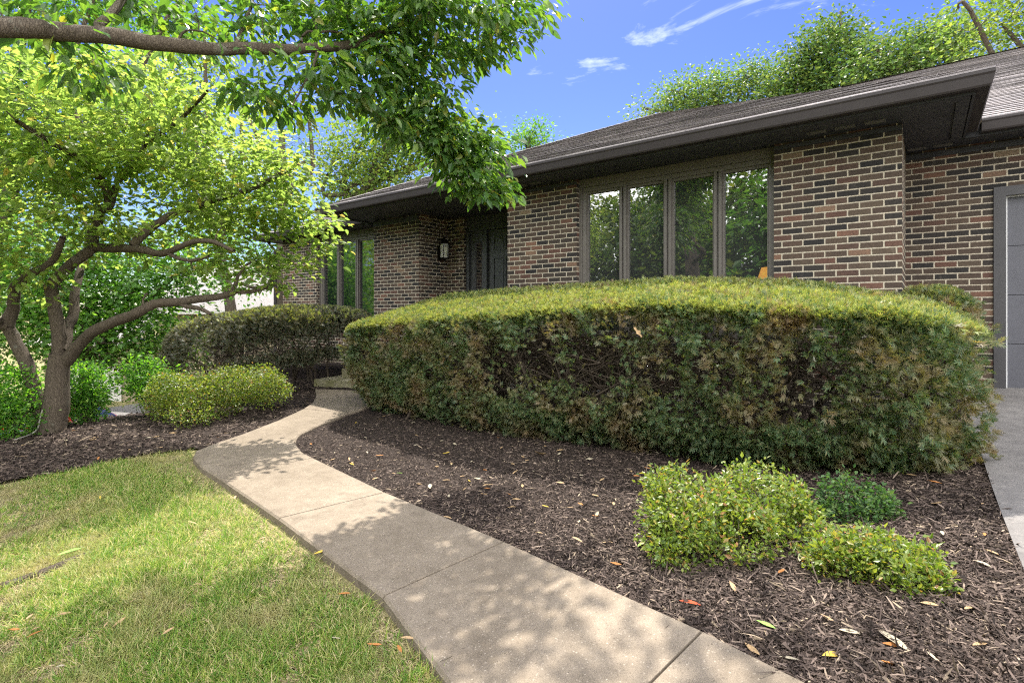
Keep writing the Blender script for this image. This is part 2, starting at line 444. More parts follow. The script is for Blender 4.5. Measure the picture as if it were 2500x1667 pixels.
def mk_soil(name, stops, scale, b=.02):
    m = new_mat(name, rough=.95, spec=.15); n = N(m); p = n.pos()
    n.out(n.ramp(n.noise(scale, 8, .72, p, .5), stops), 'Base Color')
    n.bump(n.noise(scale * 1.8, 7, .75, p), 1., b)
    return m
M['mulchbase'] = mk_soil('mulch_base', [(.25, (.012, .009, .008)), (.5, (.035, .026, .022)), (.75, (.075, .056, .047))], 42)
m = new_mat('mulch_chip', rough=.85, spec=.3); n = N(m)
c = n.ramp(n('NewGeometry').outputs['Random Per Island'], [(0, (.020, .014, .011)), (.34, (.046, .032, .026)), (.64, (.080, .057, .046)), (.88, (.135, .10, .082)), (.97, (.22, .17, .13)), (1, (.36, .28, .19))])
n.out(c, 'Base Color'); n.bump(n.noise(160, 3, .6, n.pos()), .5, .004); M['chip'] = m
M['lawnbase'] = mk_soil('lawn_soil', [(.3, (.10, .11, .035)), (.5, (.21, .19, .085)), (.72, (.36, .29, .17))], 14)
M['asphalt'] = mk_soil('street_asphalt', [(.3, (.045, .045, .047)), (.7, (.075, .075, .078))], 40, .005)
def dead_leaf(name, base):
    m = new_mat(name, base, .7, spec=.3); n = N(m)
    n.out(n.ramp(n.noise(30, 4, .6, n('TexCoord').outputs['Object']), [(.3, tuple(x * .6 for x in base)), (.7, tuple(min(1, x * 1.25) for x in base))]), 'Base Color')
    return m
DEAD = {'tan': dead_leaf('leaf_tan', (.36, .245, .13)), 'orange': dead_leaf('leaf_orange', (.40, .17, .05)), 'yellow': dead_leaf('leaf_yellow', (.50, .36, .06)),
        'pale': dead_leaf('leaf_pale', (.38, .33, .235)), 'green': dead_leaf('leaf_green', (.20, .33, .07)), 'red': dead_leaf('leaf_red', (.45, .07, .02))}
def carpaint(name, c):
    m = new_mat(name, c, .25, .1, .6); m.node_tree.nodes['Principled BSDF'].inputs['Coat Weight'].default_value = .8; return m

# ------------------------------------------------------------------ outlines on the ground
WL = [ground(*p, .055) for p in [(935, 1456), (680, 1267), (534, 1166), (494, 1143), (471, 1116), (478, 1100), (521, 1084), (595, 1058), (680, 1026), (740, 998), (763, 983), (772, 967), (769, 949)]]
WR = [ground(*p, .055) for p in [(1233, 1323), (941, 1201), (765, 1117), (738, 1103), (724, 1087), (721, 1079), (725, 1068), (735, 1058), (775, 1039), (850, 1008), (925, 983), (955, 970), (985, 958)]]
_r2, _l2 = ground(1717, 1538, .055), ground(1584, 1666, .055)
_r3, _l3 = ground(1966, 1667, .055), ground(1190, 1667, .055)
def _g(p): return np.array([p[0], p[1], float(hgt(p[0], p[1]))])
_jl = _g(_r2 + (_l2 - _r2) / np.linalg.norm((_l2 - _r2)[:2]) * .87)       # joint across the walk
WL = [_g(_jl + (_jl - _l3) / np.linalg.norm((_jl - _l3)[:2]) * 1.3), _jl] + WL
WR = [_g(_r3 + (_r3 - _r2) / np.linalg.norm((_r3 - _r2)[:2]) * .9), _r2] + WR
walk_poly = [p[:2] for p in WL] + [p[:2] for p in WR[::-1]]
walk_mid = [((a + b) / 2)[:2] for a, b in zip(WL, WR)]
bed_a = [tuple(p) for p in walk_mid] + [(-7.2, 5.9), (-6.5, 7.0), (.34, 7.7), (.36, 2.0)]
lawn_edge = [ground(*p)[:2] for p in [(470, 1100), (330, 1120), (200, 1150), (100, 1168), (0, 1185)]]
bed_b = [tuple(p) for p in walk_mid[5:]] + [(-7.4, 6.9), (-13.5, 7.2), (-13.2, 4.6), (-11.0, 3.4), (-10.0, 2.2), (-9.4, 1.0), (-8.6, .2), (-7.2, .3), (-6.5, .75)] + [tuple(p) for p in lawn_edge[::-1]]

# ------------------------------------------------------------------ ground sheets
def grid_sheet(name, xs, ys, mat, dz=0., poly=None, zf=None, rough=0.):
    X, Y = np.meshgrid(xs, ys, indexing='ij')
    Z = (zf or hgt)(X, Y) + dz
    if rough: Z = Z + rng.normal(0, rough, Z.shape)
    nx, ny = X.shape
    V = np.stack([X, Y, Z], -1).reshape(-1, 3)
    i, j = np.meshgrid(np.arange(nx - 1), np.arange(ny - 1), indexing='ij')
    q = np.stack([i * ny + j, (i + 1) * ny + j, (i + 1) * ny + j + 1, i * ny + j + 1], -1).reshape(-1, 4)
    if poly is not None:
        c = V[q].mean(1); q = q[pip(c[:, 0], c[:, 1], poly)]
        used = np.unique(q); mp_ = np.zeros(len(V), int); mp_[used] = np.arange(len(used)); V = V[used]; q = mp_[q]
    me = mesh_np(name, V, [q], mat, True)
    return link(name, me)
def warp(a, b, n, p=3.):
    t = np.linspace(-1, 1, n); return a + b * np.sign(t) * np.abs(t) ** p
xs = np.unique(np.r_[warp(-5, 600, 61, 4.), np.arange(-24, 10, .35)])
ys = np.unique(np.r_[warp(3, 600, 61, 4.), np.arange(-14, 22, .35)])
tag(grid_sheet('lawn', xs, ys, M['lawnbase']), kind='structure')
tag(grid_sheet('mulch_bed', np.arange(-8.2, .5, .04), np.arange(1.2, 7.8, .04), M['mulchbase'], .022, bed_a, rough=.004), kind='structure')
tag(grid_sheet('mulch_bed', np.arange(-13.6, -4.8, .05), np.arange(-.2, 7.3, .05), M['mulchbase'], .026, bed_b, rough=.005), kind='structure')
tag(grid_sheet('driveway', np.r_[.33, np.arange(.5, 7.6, .25)], np.r_[np.arange(-4, 7.7, .25), 7.82], M['drive'], .045), kind='structure')
tag(grid_sheet('neighbour_driveway', np.arange(-27, -12.4, .4), np.arange(-6, 12, .4), M['drive'], .03), kind='structure')
tag(grid_sheet('street', np.arange(-60, 60, 1.5), np.arange(-19, -11, .5), M['asphalt'], .03), kind='structure')

# walkway: one slab, panels parted by joints
def walkway():
    V = []; Fq = []
    segs = [(0, 1), (1, 2), (2, 3), (3, 4), (4, 11), (11, 14)]
    TOP, G = .055, .006
    for a, b in segs:
        ribs = []
        for i in range(a, b):
            k = 8 if b - a <= 2 else 3
            for t in np.linspace(0, 1, k, endpoint=False):
                ribs.append((WL[i] * (1 - t) + WL[i + 1] * t, WR[i] * (1 - t) + WR[i + 1] * t))
        ribs.append((WL[b], WR[b]))
        # pull the ends apart for the joint
        for e, f in ((0, 1), (-1, -2)):
            l, r = ribs[e]; l2, r2 = ribs[f]
            ribs[e] = (l + (l2 - l) / np.linalg.norm(l2 - l) * G, r + (r2 - r) / np.linalg.norm(r2 - r) * G)
        base = len(V); m_ = 7; bev = .012
        for l, r in ribs:
            w = r - l; wl = np.linalg.norm(w[:2])
            row = [l + [0, 0, -.16], l + [0, 0, TOP - bev], l + w * (bev / wl) + [0, 0, TOP]]
            row += [l + w * t + [0, 0, TOP] for t in (.33, .66)]
            row += [r - w * (bev / wl) + [0, 0, TOP], r + [0, 0, TOP - bev], r + [0, 0, -.16]]
            V += row
        nn = 8
        for i in range(len(ribs) - 1):
            for j in range(nn - 1):
                q = base + i * nn + j
                Fq.append((q, q + nn, q + nn + 1, q + 1))
        for e in (0, len(ribs) - 1):
            q = [base + e * nn + j for j in range(nn)]
            Fq.append(tuple(q if e == 0 else q[::-1]))
    me = bpy.data.meshes.new('walkway'); me.from_pydata([tuple(map(float, v)) for v in V], [], Fq)
    me.materials.append(M['walk'])
    return tag(link('walkway', me), kind='structure')
walkway()

# front steps, turned a little towards the walk, and the porch slab behind them
def steps():
    l = ground(769, 949); l[2] = hgt(l[0], l[1])
    dx = np.array([.925 * CT - .379 * -ST * -1, 0, 0])
    # step front direction in the camera frame is (.925,-.379): towards the right and nearer
    d = np.array([.925 * CT - (-.379) * ST, .925 * ST + (-.379) * CT]); d /= np.linalg.norm(d)
    ang = math.atan2(d[1], d[0])
    Mx = Matrix.Translation((l[0], l[1], l[2])) @ Matrix.Rotation(ang, 4, 'Z')
    mb = MB(); z = 0.
    mb.box(-.02, 1.75, 0, 1.9, -.3, .15, Mx)
    mb.box(.24, 1.75, .36, 1.9, .152, .30, Mx)
    mb.box(.30, 1.75, .72, 1.9, .302, .45, Mx)
    o = mb.build('steps', M['steps'], bevel=.012); tag(o, kind='structure')
    mb = MB(); mb.box(-7.9, -4.9, 5.95, 7.85, -.2, .93)
    tag(mb.build('porch', M['steps'], bevel=.01), kind='structure')
steps()

# ------------------------------------------------------------------ the house (z: +CAM_H over eye-relative heights)
E0 = CAM_H
house = empty('brick_house', (-4, 9, .3))
tag(house, 'low dark brick ranch house with hipped shingle roof and deep eaves', 'house')
house_loc = Vector(house.location)
def hb(mb, name, mat, parent=None, **k):
    par = parent or house
    o = mb.build(name, mat, None, **k)
    o.parent = par
    off = house_loc.copy()
    if parent is not None:
        off = Vector(parent['_abs'])
    o.location = -off
    o['_abs'] = (0., 0., 0.)
    return o
ZB, ZT = -.35, E0 + 1.85
TW, TG, TD, TDP = 6.43, 7.72, 7.78, 6.86
def wall(boxes, label=None):
    mb = MB()
    for b in boxes: mb.box(*b)
    o = hb(mb, 'wall', M['brick'])
    if label: o['label'] = label
    return o
wall([(-1.30, -.16, TW, 7.9, ZB, ZT)], 'wide brick pier at the right of the picture window')
wall([(-5.01, -3.80, TW, 7.9, ZB, ZT)], 'brick pier between front door and picture window')
wall([(-8.74, -7.43, TDP, 7.9, ZB, ZT), (-7.425, -7.0, 7.61, 7.9, ZB, ZT)], 'brick pier with lantern left of the front door')
wall([(-12.95, -11.44, 7.3, 7.9, -.9, ZT)], 'brick pier at the far left corner')
wall([(-.16, .60, TG, 8.0, ZB, ZT), (.60, 5.7, TG, 8.0, E0 + 1.35, ZT), (5.7, 7.2, TG, 8.0, ZB, ZT)], 'brick garage wall')
# brick below the windows, and closed walls behind
mb = MB(); mb.box(-3.80, -1.30, 6.50, 7.9, ZB, E0 - .32); hb(mb, 'sill_wall', M['brick'])
mb = MB(); mb.box(-11.44, -8.74, 7.36, 7.9, -.8, E0 - .45); hb(mb, 'sill_wall', M['brick'])
mb = MB(); mb.box(-12.9, -5.02, 8.05, 16, -.9, ZT); mb.box(-.16, 7.1, 8.05, 16, -.9, ZT); mb.box(-5.02, -.16, 11.5, 16, -.9, ZT); mb.box(-5.0, -.18, 7.91, 11.49, ZT - .1, ZT - .02); mb.box(-5.0, -.18, 7.91, 11.49, .8, .94)
mb.box(-3.79, -1.31, 6.91, 7.909, ZT - .1, ZT - .021)
M['plaster'] = painted('room_plaster', (.30, .27, .23), .8, .05)
hb(mb, 'room', M['plaster'])
lampo = empty('table_lamp', (-1.62, 7.75, .96)); tag(lampo, 'lit table lamp with orange shade inside the right end of the picture window', 'lamp')
mb = MB(); mb.lathe((0, 0, 0), [(.0, 0), (.09, 0), (.09, .02), (.03, .05), (.055, .16), (.03, .28), (.012, .32), (.012, .4)], 14); mb.build('lamp_base', M['brass'], lampo, smooth=True)
m = new_mat('lamp_shade', (.6, .35, .12), .8); m.node_tree.nodes['Principled BSDF'].inputs['Emission Color'].default_value = (1, .42, .08, 1); m.node_tree.nodes['Principled BSDF'].inputs['Emission Strength'].default_value = .9
mb = MB(); mb.lathe((0, 0, 0), [(.17, .38), (.10, .60)], 18); mb.build('lamp_shade', m, lampo, smooth=True)
tbl = empty('side_table', (-1.62, 7.75, .94)); tag(tbl, 'dark side table under the lit lamp inside the window', 'table')
lampo.location.z = .94 + .52
mb = MB(); mb.box(-.22, .22, -.2, .14, .48, .515); mb.build('table_top', M['doorpaint'], tbl, bevel=.005)
for a_ in (-.19, .15):
    for b_ in (-.17, .07):
        mb = MB(); mb.box(a_, a_ + .04, b_, b_ + .04, 0, .479); mb.build('leg', M['doorpaint'], tbl)
# concrete foundation ledge seen through the hedge
mb = MB(); mb.box(-4.9, .3, 6.30, 6.425, ZB, .42); hb(mb, 'foundation', M['foundation'])

def window(x0, x1, y, z0, z1, n, name='window', glass='glass', back=True):
    mb = MB()
    fw, dp = .055, .10
    mb.box(x0, x1, y, y + dp, z1 - fw, z1); mb.box(x0, x1, y, y + dp, z0, z0 + fw)
    mb.box(x0, x0 + fw, y, y + dp, z0 + fw, z1 - fw); mb.box(x1 - fw, x1, y, y + dp, z0 + fw, z1 - fw)
    f = hb(mb, name, M['frame'])
    step = (x1 - x0) / n
    for i in range(1, n):
        mb = MB(); xm = x0 + i * step
        mb.box(xm - .044, xm - .012, y - .012, y + dp - .004, z0 + fw, z1 - fw); mb.box(xm + .012, xm + .044, y - .012, y + dp - .004, z0 + fw, z1 - fw)
        mb.box(xm - .012, xm + .012, y + .02, y + dp - .006, z0 + fw, z1 - fw)
        hb(mb, 'mullion', M['frame'], f)
    for i in range(n):
        a, b = x0 + i * step + (.054 if i == 0 else .046), x0 + (i + 1) * step - (.054 if i == n - 1 else .046)
        mb = MB()  # sash
        mb.box(a, a + .022, y + .022, y + .07, z0 + fw, z1 - fw); mb.box(b - .022, b, y + .022, y + .07, z0 + fw, z1 - fw)
        mb.box(a + .022, b - .022, y + .022, y + .07, z1 - fw - .035, z1 - fw); mb.box(a + .022, b - .022, y + .022, y + .07, z0 + fw, z0 + fw + .035)
        hb(mb, 'sash', M['frame'], f)
        mb = MB(); mb.box(a + .02, b - .02, y + .05, y + .058, z0 + fw + .03, z1 - fw - .033)
        hb(mb, 'pane', M[glass], f)
    if back: mb = MB(); mb.box(x0 + .02, x1 - .02, y + .101, y + .13, z0, z1); hb(mb, 'backing', M['doorpaint'], f)
    return f
f = window(-3.755, -1.315, 6.52, E0 - .32, E0 + 1.735, 4, glass='glass_clear', back=False); f['label'] = 'four-pane picture window'
f = window(-11.41, -8.62, 7.40, E0 - .45, E0 + 1.70, 4); f['label'] = 'dark framed window of the left wing'
mb = MB(); mb.box(-3.80, -1.30, 6.50, 6.9, E0 + 1.737, ZT - .002); mb.box(-3.80, -3.757, 6.50, 6.7, E0 - .32, E0 + 1.735)
hb(mb, 'window_header', M['frame'])
mb = MB(); mb.box(-11.44, -8.6, 7.37, 7.6, E0 + 1.702, ZT - .002); mb.box(-11.44, -11.412, 7.38, 7.6, E0 - .45, E0 + 1.70)
hb(mb, 'window_header', M['frame'])

# entry: frame, sidelights and panelled door
Y = TDP + .86
mb = MB()
zd0, zd1 = E0 - .50, E0 + 1.565
mb.box(-7.0, -5.0, Y - .02, Y + .12, zd1 + .04, ZT - .002)
mb.box(-7.0, -6.93, Y - .04, Y + .12, zd0, zd1 + .04); mb.box(-6.55, -6.49, Y - .03, Y + .12, zd0, zd1); mb.box(-5.53, -5.47, Y - .03, Y + .12, zd0, zd1)
mb.box(-5.08, -5.0, Y - .04, Y + .12, zd0, zd1 + .04)
mb.box(-6.93, -5.08, Y - .05, Y + .12, zd1, zd1 + .04)
mb.box(-6.93, -6.55, Y + .14, Y + .2, zd0, zd1)
mb.box(-5.47, -5.08, Y + .14, Y + .2, zd0, zd1)
hb(mb, 'door_frame', M['doorpaint'])
for x0, x1 in ((-6.93, -6.55), (-5.47, -5.08)):
    mb = MB(); a, b = x0 + .12, x1 - .10
    mb.box(x0, a, Y + .02, Y + .06, zd0, zd1); mb.box(b, x1, Y + .02, Y + .06, zd0, zd1); mb.box(a, b, Y + .02, Y + .06, zd1 - .22, zd1); mb.box(a, b, Y + .02, Y + .06, zd0, zd0 + .25)
    s_ = hb(mb, 'sidelight', M['doorpaint'])
    mb = MB(); mb.box(a - .005, b + .005, Y + .035, Y + .045, zd0 + .24, zd1 - .21); hb(mb, 'pane', M['glass'], s_)
mb = MB()
d0, d1 = -6.485, -5.535
mb.box(d0, d1, Y + .03, Y + .075, zd0 + .01, zd1 - .004)
dr = hb(mb, 'door', M['doorpaint'], bevel=.002)
for (a, b) in ((d0 + .11, d0 + .42), (d1 - .42, d1 - .11)):
    for (c0, c1) in ((zd0 + .20, zd0 + .72), (zd0 + .90, zd0 + 1.55), (zd0 + 1.68, zd0 + 1.93)):
        mb = MB()
        for q in ((a, b, c0, c0 + .028), (a, b, c1 - .028, c1), (a, a + .028, c0 + .028, c1 - .028), (b - .028, b, c0 + .028, c1 - .028)):
            mb.box(q[0], q[1], Y + .014, Y + .029, q[2], q[3])
        mb.box(a + .06, b - .06, Y + .019, Y + .029, c0 + .06, c1 - .06)
        hb(mb, 'door_panel', M['doorpaint'], dr, bevel=.004)
mb = MB(); mb.tube([(d1 - .07, Y + .03, E0 + .46), (d1 - .07, Y - .02, E0 + .46)], .012, 10); mb.lathe((d1 - .07, Y - .035, E0 + .46), [(0, -.03), (.022, -.022), (.03, 0), (.022, .022), (0, .03)], 12)
hb(mb, 'handle', M['brass'], dr, smooth=True)

# garage door
mb = MB()
gz0, gz1 = E0 - .845, E0 + 1.35
mb.box(.602, .70, TG - .02, 7.95, gz0, gz1 - .10); mb.box(.602, 5.698, TG - .02, 7.95, gz1 - .10, gz1 - .003); mb.box(5.60, 5.698, TG - .02, 7.95, gz0, gz1 - .10)
gf = hb(mb, 'garage_frame', M['garageframe'], bevel=.004)
mb = MB(); mb.box(.702, .715, TG + .03, TG + .06, gz0, gz1 - .115); mb.box(.702, 5.598, TG + .03, TG + .06, gz1 - .114, gz1 - .101)
hb(mb, 'weather_strip', M['weather'], gf)
gd = None
sec = (gz1 - .11 - gz0) / 4
for i in range(4):
    mb = MB(); mb.box(.705, 5.595, TG + .061, TG + .10, gz0 + i * sec + .003, gz0 + (i + 1) * sec - .003)
    hb(mb, 'garage_door_section', M['garage'], gf, bevel=.004)

# soffit, fascia, gutters, roof
PITCH = .442
ZE = E0 + 1.97
mb = MB()
mb.box(-9.0, .33, 5.92, 8.0, ZT, ZT + .02)
mb.box(.331, 7.6, 7.36, 8.0, ZT, ZT + .021); mb.box(-13.45, -9.001, 6.98, 8.0, ZT, ZT + .019)
hb(mb, 'soffit', M['soffit'])
mb = MB()
for q in ((-8.99, .32, 5.925, 6.03), (-8.99, -8.90, 6.03, TDP), (.23, .32, 6.03, 7.36), (.34, 7.6, 7.365, 7.45), (-13.4, -9.01, 6.985, 7.07)):
    mb.box(q[0], q[1], q[2], q[3], ZT - .022, ZT - .001)
for q in ((-1.299, -.161, TW - .016, TW - .001, .07), (-5.009, -3.801, TW - .016, TW - .001, .07), (-8.739, -7.432, TDP - .02, TDP - .001, .12), (.331, 5.7, TG - .016, TG - .001, .085), (-.159, .33, TG - .0165, TG - .0015, .085)):
    mb.box(q[0], q[1], q[2], q[3], ZT - q[4], ZT - .0235)
hb(mb, 'soffit_trim', M['soffit'])
xv = [(-.95, 6.20), (-.70, 6.20), (-.45, 6.20), (-4.7, 6.2), (-4.45, 6.2)]
for i, (vx, vy) in enumerate(xv + [(-.14, 7.52), (.09, 7.52)]):
    mb = MB(); mb.box(vx, vx + .17, vy + .001, vy + .098, ZT - .004, ZT - .001)
    for k in range(5):
        mb.box(vx, vx + .17, vy + k * .02, vy + k * .02 + .011, ZT - .008, ZT - .0041)
    hb(mb, 'soffit_vent', M['vent'])
mb = MB()
mb.box(-9.02, .345, 5.90, 5.919, ZT - .02, ZE - .01); mb.box(.331, .35, 5.92, 7.34, ZT - .02, ZE - .01); mb.box(-9.02, -9.001, 5.92, 8, ZT - .02, ZE - .01)
mb.box(.351, 7.6, 7.34, 7.359, ZT - .02, ZE - .01); mb.box(-13.47, -9.03, 6.96, 6.979, ZT - .02, ZE - .01); mb.box(-13.47, -13.451, 6.98, 12, ZT - .02, ZE - .01)
hb(mb, 'fascia', M['soffit'])
def gutter(pts, outs, closed=False):
    """ogee profile swept along a line; pts: corner list; outs: outward unit per vertex (mitred)"""
    prof = [(0, 0), (.085, -.002), (.094, .012), (.108, .085), (.118, .10), (.118, .122), (.106, .122), (.10, .10), (.004, .10)]
    mb = MB(); rings = []
    for p, o in zip(pts, outs):
        rings.append([(p[0] + o[0] * d, p[1] + o[1] * d, p[2] + z) for d, z in prof])
    for a, b in zip(rings, rings[1:]):
        for k in range(len(prof) - 1): mb.poly([a[k], b[k], b[k + 1], a[k + 1]])
    mb.poly(rings[0][::-1]); mb.poly(rings[-1])
    return mb
zg = ZE - .118
hb(gutter([(-9.02, 8.0, zg), (-9.02, 5.90, zg), (.35, 5.90, zg), (.35, 7.22, zg)], [(-1, 0), (-1, -1), (1, -1), (1, 0)]), 'gutter', M['gutter'])
hb(gutter([(.475, 7.34, zg), (7.7, 7.34, zg)], [(0, -1), (0, -1)]), 'gutter', M['gutter'])
hb(gutter([(-13.47, 12, zg), (-13.47, 6.96, zg), (-9.15, 6.96, zg)], [(-1, 0), (-1, -1), (0, -1)]), 'gutter', M['gutter'])
mb = MB(); mb.tube([(-13.2, 7.0, zg + .02), (-13.2, 7.24, zg - .25), (-13.2, 7.24, -.5)], .04, 8); hb(mb, 'downspout', M['gutter'])

def slope(A_, B_, up, half, run, pitch, zl, course=.13, left=1., right=1., lip=.010):
    """courses of shingle on one slope. A_->B_ eave corners (2D), up: unit uphill (2D); left/right: how far the ends
    pull in per metre of run (1 = hip at 45 degrees, 0 = straight)."""
    A_ = np.array(A_, float); B_ = np.array(B_, float); up = np.array(up, float)
    L = np.linalg.norm(B_ - A_); e = (B_ - A_) / L
    k = math.sqrt(1 + pitch * pitch); c = course / k
    mb = MB(); t = 0.; i = 0
    while t < run - 1e-6:
        t2 = min(t + c, run)
        a0, b0 = left * t, L - right * t
        a1, b1 = left * t2, L - right * t2
        if b0 - a0 < .05: break
        if b1 < a1: a1 = b1 = (a1 + b1) / 2
        n_ = max(1, int((b0 - a0) / .5))
        for j in range(n_):
            f0, f1 = j / n_, (j + 1) / n_
            l0, l1 = lifts(i, j, lip), lifts(i, j + 1, lip)
            p = [A_ + e * (a0 + (b0 - a0) * f0) + up * t, A_ + e * (a0 + (b0 - a0) * f1) + up * t,
                 A_ + e * (a1 + (b1 - a1) * f1) + up * t2, A_ + e * (a1 + (b1 - a1) * f0) + up * t2]
            zz0, zz1 = zl + pitch * t, zl + pitch * t2
            s0, s1 = a0 + (b0 - a0) * f0, a0 + (b0 - a0) * f1
            v0, v1 = t * k + .001, t2 * k - .001
            oh = up * (.009 if i else 0.); P = [(*(p[0] - oh), zz0 + l0), (*(p[1] - oh), zz0 + l1), (*p[2], zz1), (*p[3], zz1)]
            mb.poly(P, [(s0, v0), (s1, v0), (s1, v1), (s0, v1)])
            mb.poly([(*p[0], zz0 - .002), (*p[1], zz0 - .002), (*p[1], zz0 + l1), (*p[0], zz0 + l0)], [(s0, v0)] * 4)
        t = t2; i += 1
    return mb
_lf = rng.random((200, 400))
def lifts(i, j, lip): return lip * (.6 + .8 * _lf[i % 200, j % 400])
def join(*ms):
    o = MB()
    for q in ms:
        b = len(o.V); o.V += q.V; o.F += [[i + b for i in f_] for f_ in q.F]; o.U += q.U
    return o
RO = .03
xl, xr, y0 = -9.13, .465, 5.79
half = (xr - xl) / 2
zr = ZE + .012
main = join(slope((xl, y0), (xr, y0), (0, 1), 0, half, PITCH, zr),
            slope((xl, 18), (xl, y0), (1, 0), 0, half, PITCH, zr, left=0, right=1),
            slope((xr, y0), (xr, 18), (-1, 0), 0, half, PITCH, zr, left=1, right=0))
r_main = hb(main, 'roof', M['shingle']); r_main['label'] = 'hipped main roof over the entry'
def caps(pts):
    mb = MB()
    for a, b in zip(pts, pts[1:]):
        a = Vector(a); b = Vector(b); a = a + (b - a) * .07; d = b - a; L = d.length; n_ = int(L / .16); side = d.cross(Vector((0, 0, 1))).normalized()
        for i in range(n_):
            p = a + d * (i / n_); q = a + d * ((i + 1.25) / n_)
            up = Vector((0, 0, .020)); lo = Vector((0, 0, .013)); dn = Vector((0, 0, -.04))
            for sg in (1, -1):
                mb.poly([p + up, q + lo, q + lo + side * sg * .13 + dn, p + up + side * sg * .13 + dn], [(i * .2, 0), (i * .2 + .1, 0), (i * .2 + .1, .1), (i * .2, .1)])
    return mb
ap = ((xl + xr) / 2, y0 + half, zr + PITCH * half)
hb(caps([(xl, y0, zr), ap]), 'hip_cap', M['shingle'], r_main); hb(caps([ap, (ap[0], 18, ap[2])]), 'hip_cap', M['shingle'], r_main)
g_run = 14.84 - 7.23
gar = join(slope((-2.6, 7.235), (7.8, 7.235), (0, 1), 0, g_run, PITCH, zr - .003, left=0, right=0),
           slope((7.8, 7.235 + 2 * g_run), (-2.6, 7.235 + 2 * g_run), (0, -1), 0, g_run, PITCH, zr - .003, left=0, right=0, course=.6))
r2 = hb(gar, 'roof', M['shingle']); r2['label'] = 'higher garage roof at the right'
hb(caps([(-2.6, 14.84, zr + PITCH * g_run), (7.8, 14.84, zr + PITCH * g_run)]), 'ridge_cap', M['shingle'], r2)
lw = join(slope((-13.58, 6.85), (-8.4, 6.85), (0, 1), 0, 4.2, PITCH, zr - .006, left=1, right=0),
          slope((-13.58, 16), (-13.58, 6.85), (1, 0), 0, 4.2, PITCH, zr - .006, left=0, right=1))
r3 = hb(lw, 'roof', M['shingle']); r3['label'] = 'lower hipped roof of the left wing'

# wall lantern on the return beside the door
lx, ly, lz = -7.43 + .15, 7.38, E0
lan = empty('wall_lantern', (-7.43, ly, lz + 1.1))
tag(lan, 'black glass-sided wall lantern on the brick return left of the door', 'lantern')
def lp(mb, name, mat, **k):
    o = mb.build(name, mat, None, **k); o.parent = lan; o.location = -Vector(lan.location); return o
mb = MB(); mb.box(-7.428, -7.41, ly - .045, ly + .045, lz + 1.02, lz + 1.30); lp(mb, 'backplate', M['black_metal'], bevel=.006)
mb = MB(); mb.tube([(-7.41, ly, lz + 1.25), (-7.36, ly, lz + 1.40), (lx - .03, ly, lz + 1.46), (lx, ly, lz + 1.43)], .008, 8); lp(mb, 'arm', M['black_metal'], smooth=True)
mb = MB(); mb.lathe((lx, ly, lz), [(0, 1.47), (.012, 1.45), (.015, 1.43), (.035, 1.40), (.075, 1.36), (.092, 1.335), (.092, 1.325), (0, 1.325)], 6); lp(mb, 'lantern_roof', M['black_metal'])
mb = MB()
for k in range(6):
    a = k * math.pi / 3; mb.tube([(lx + .08 * math.cos(a), ly + .08 * math.sin(a), lz + 1.06), (lx + .088 * math.cos(a), ly + .088 * math.sin(a), lz + 1.33)], .006, 6)
mb.lathe((lx, ly, lz), [(0, .98), (.012, .99), (.02, 1.02), (.06, 1.04), (.088, 1.055), (.088, 1.065), (0, 1.065)], 6); lp(mb, 'cage', M['black_metal'])
mb = MB(); mb.lathe((lx, ly, lz), [(.076, 1.066), (.083, 1.324)], 6); lp(mb, 'lamp_glass', M['lampglass'])
for dy in (-.03, .03):
    mb = MB(); mb.lathe((lx, ly + dy, lz), [(.012, 1.066), (.012, 1.18), (0, 1.18)], 8); lp(mb, 'candle', M['candle'])

# ------------------------------------------------------------------ plants
LEAF8 = (np.array([(0, 0, 0), (.33, 0, -.02), (.7, 0, -.03), (1, 0, -.12), (.28, .5, .07), (.68, .40, .04), (.28, -.5, .07), (.68, -.40, .04)]),
         [np.array([(0, 1, 4), (2, 3, 5), (0, 6, 1), (2, 7, 3)]), np.array([(1, 2, 5, 4), (1, 6, 7, 2)])])
LEAF4 = (np.array([(0, 0, 0), (.45, .5, .06), (1, 0, -.06), (.45, -.5, .06)]), [np.array([(0, 3, 2), (0, 2, 1)])])
def unit(v): return v / np.maximum(np.linalg.norm(v, axis=-1, keepdims=True), 1e-9)
def scatter(tpl, pos, d, nrm, length, width):
    """instances of a template as one vertex/face set. d: length directions, nrm: rough normals"""
    T, Fs = tpl
    d = unit(d); y = unit(np.cross(nrm, d)); n_ = np.cross(d, y)
    L = np.broadcast_to(np.asarray(length, float), (len(pos),)); Wd = np.broadcast_to(np.asarray(width, float), (len(pos),))
    V = pos[:, None] + T[None, :, :1] * (d * L[:, None])[:, None] + T[None, :, 1:2] * (y * Wd[:, None])[:, None] + T[None, :, 2:] * (n_ * L[:, None])[:, None]
    k = len(T); off = (np.arange(len(pos)) * k)[:, None, None]
    return V.reshape(-1, 3), [(f[None] + off).reshape(-1, f.shape[1]) for f in Fs]
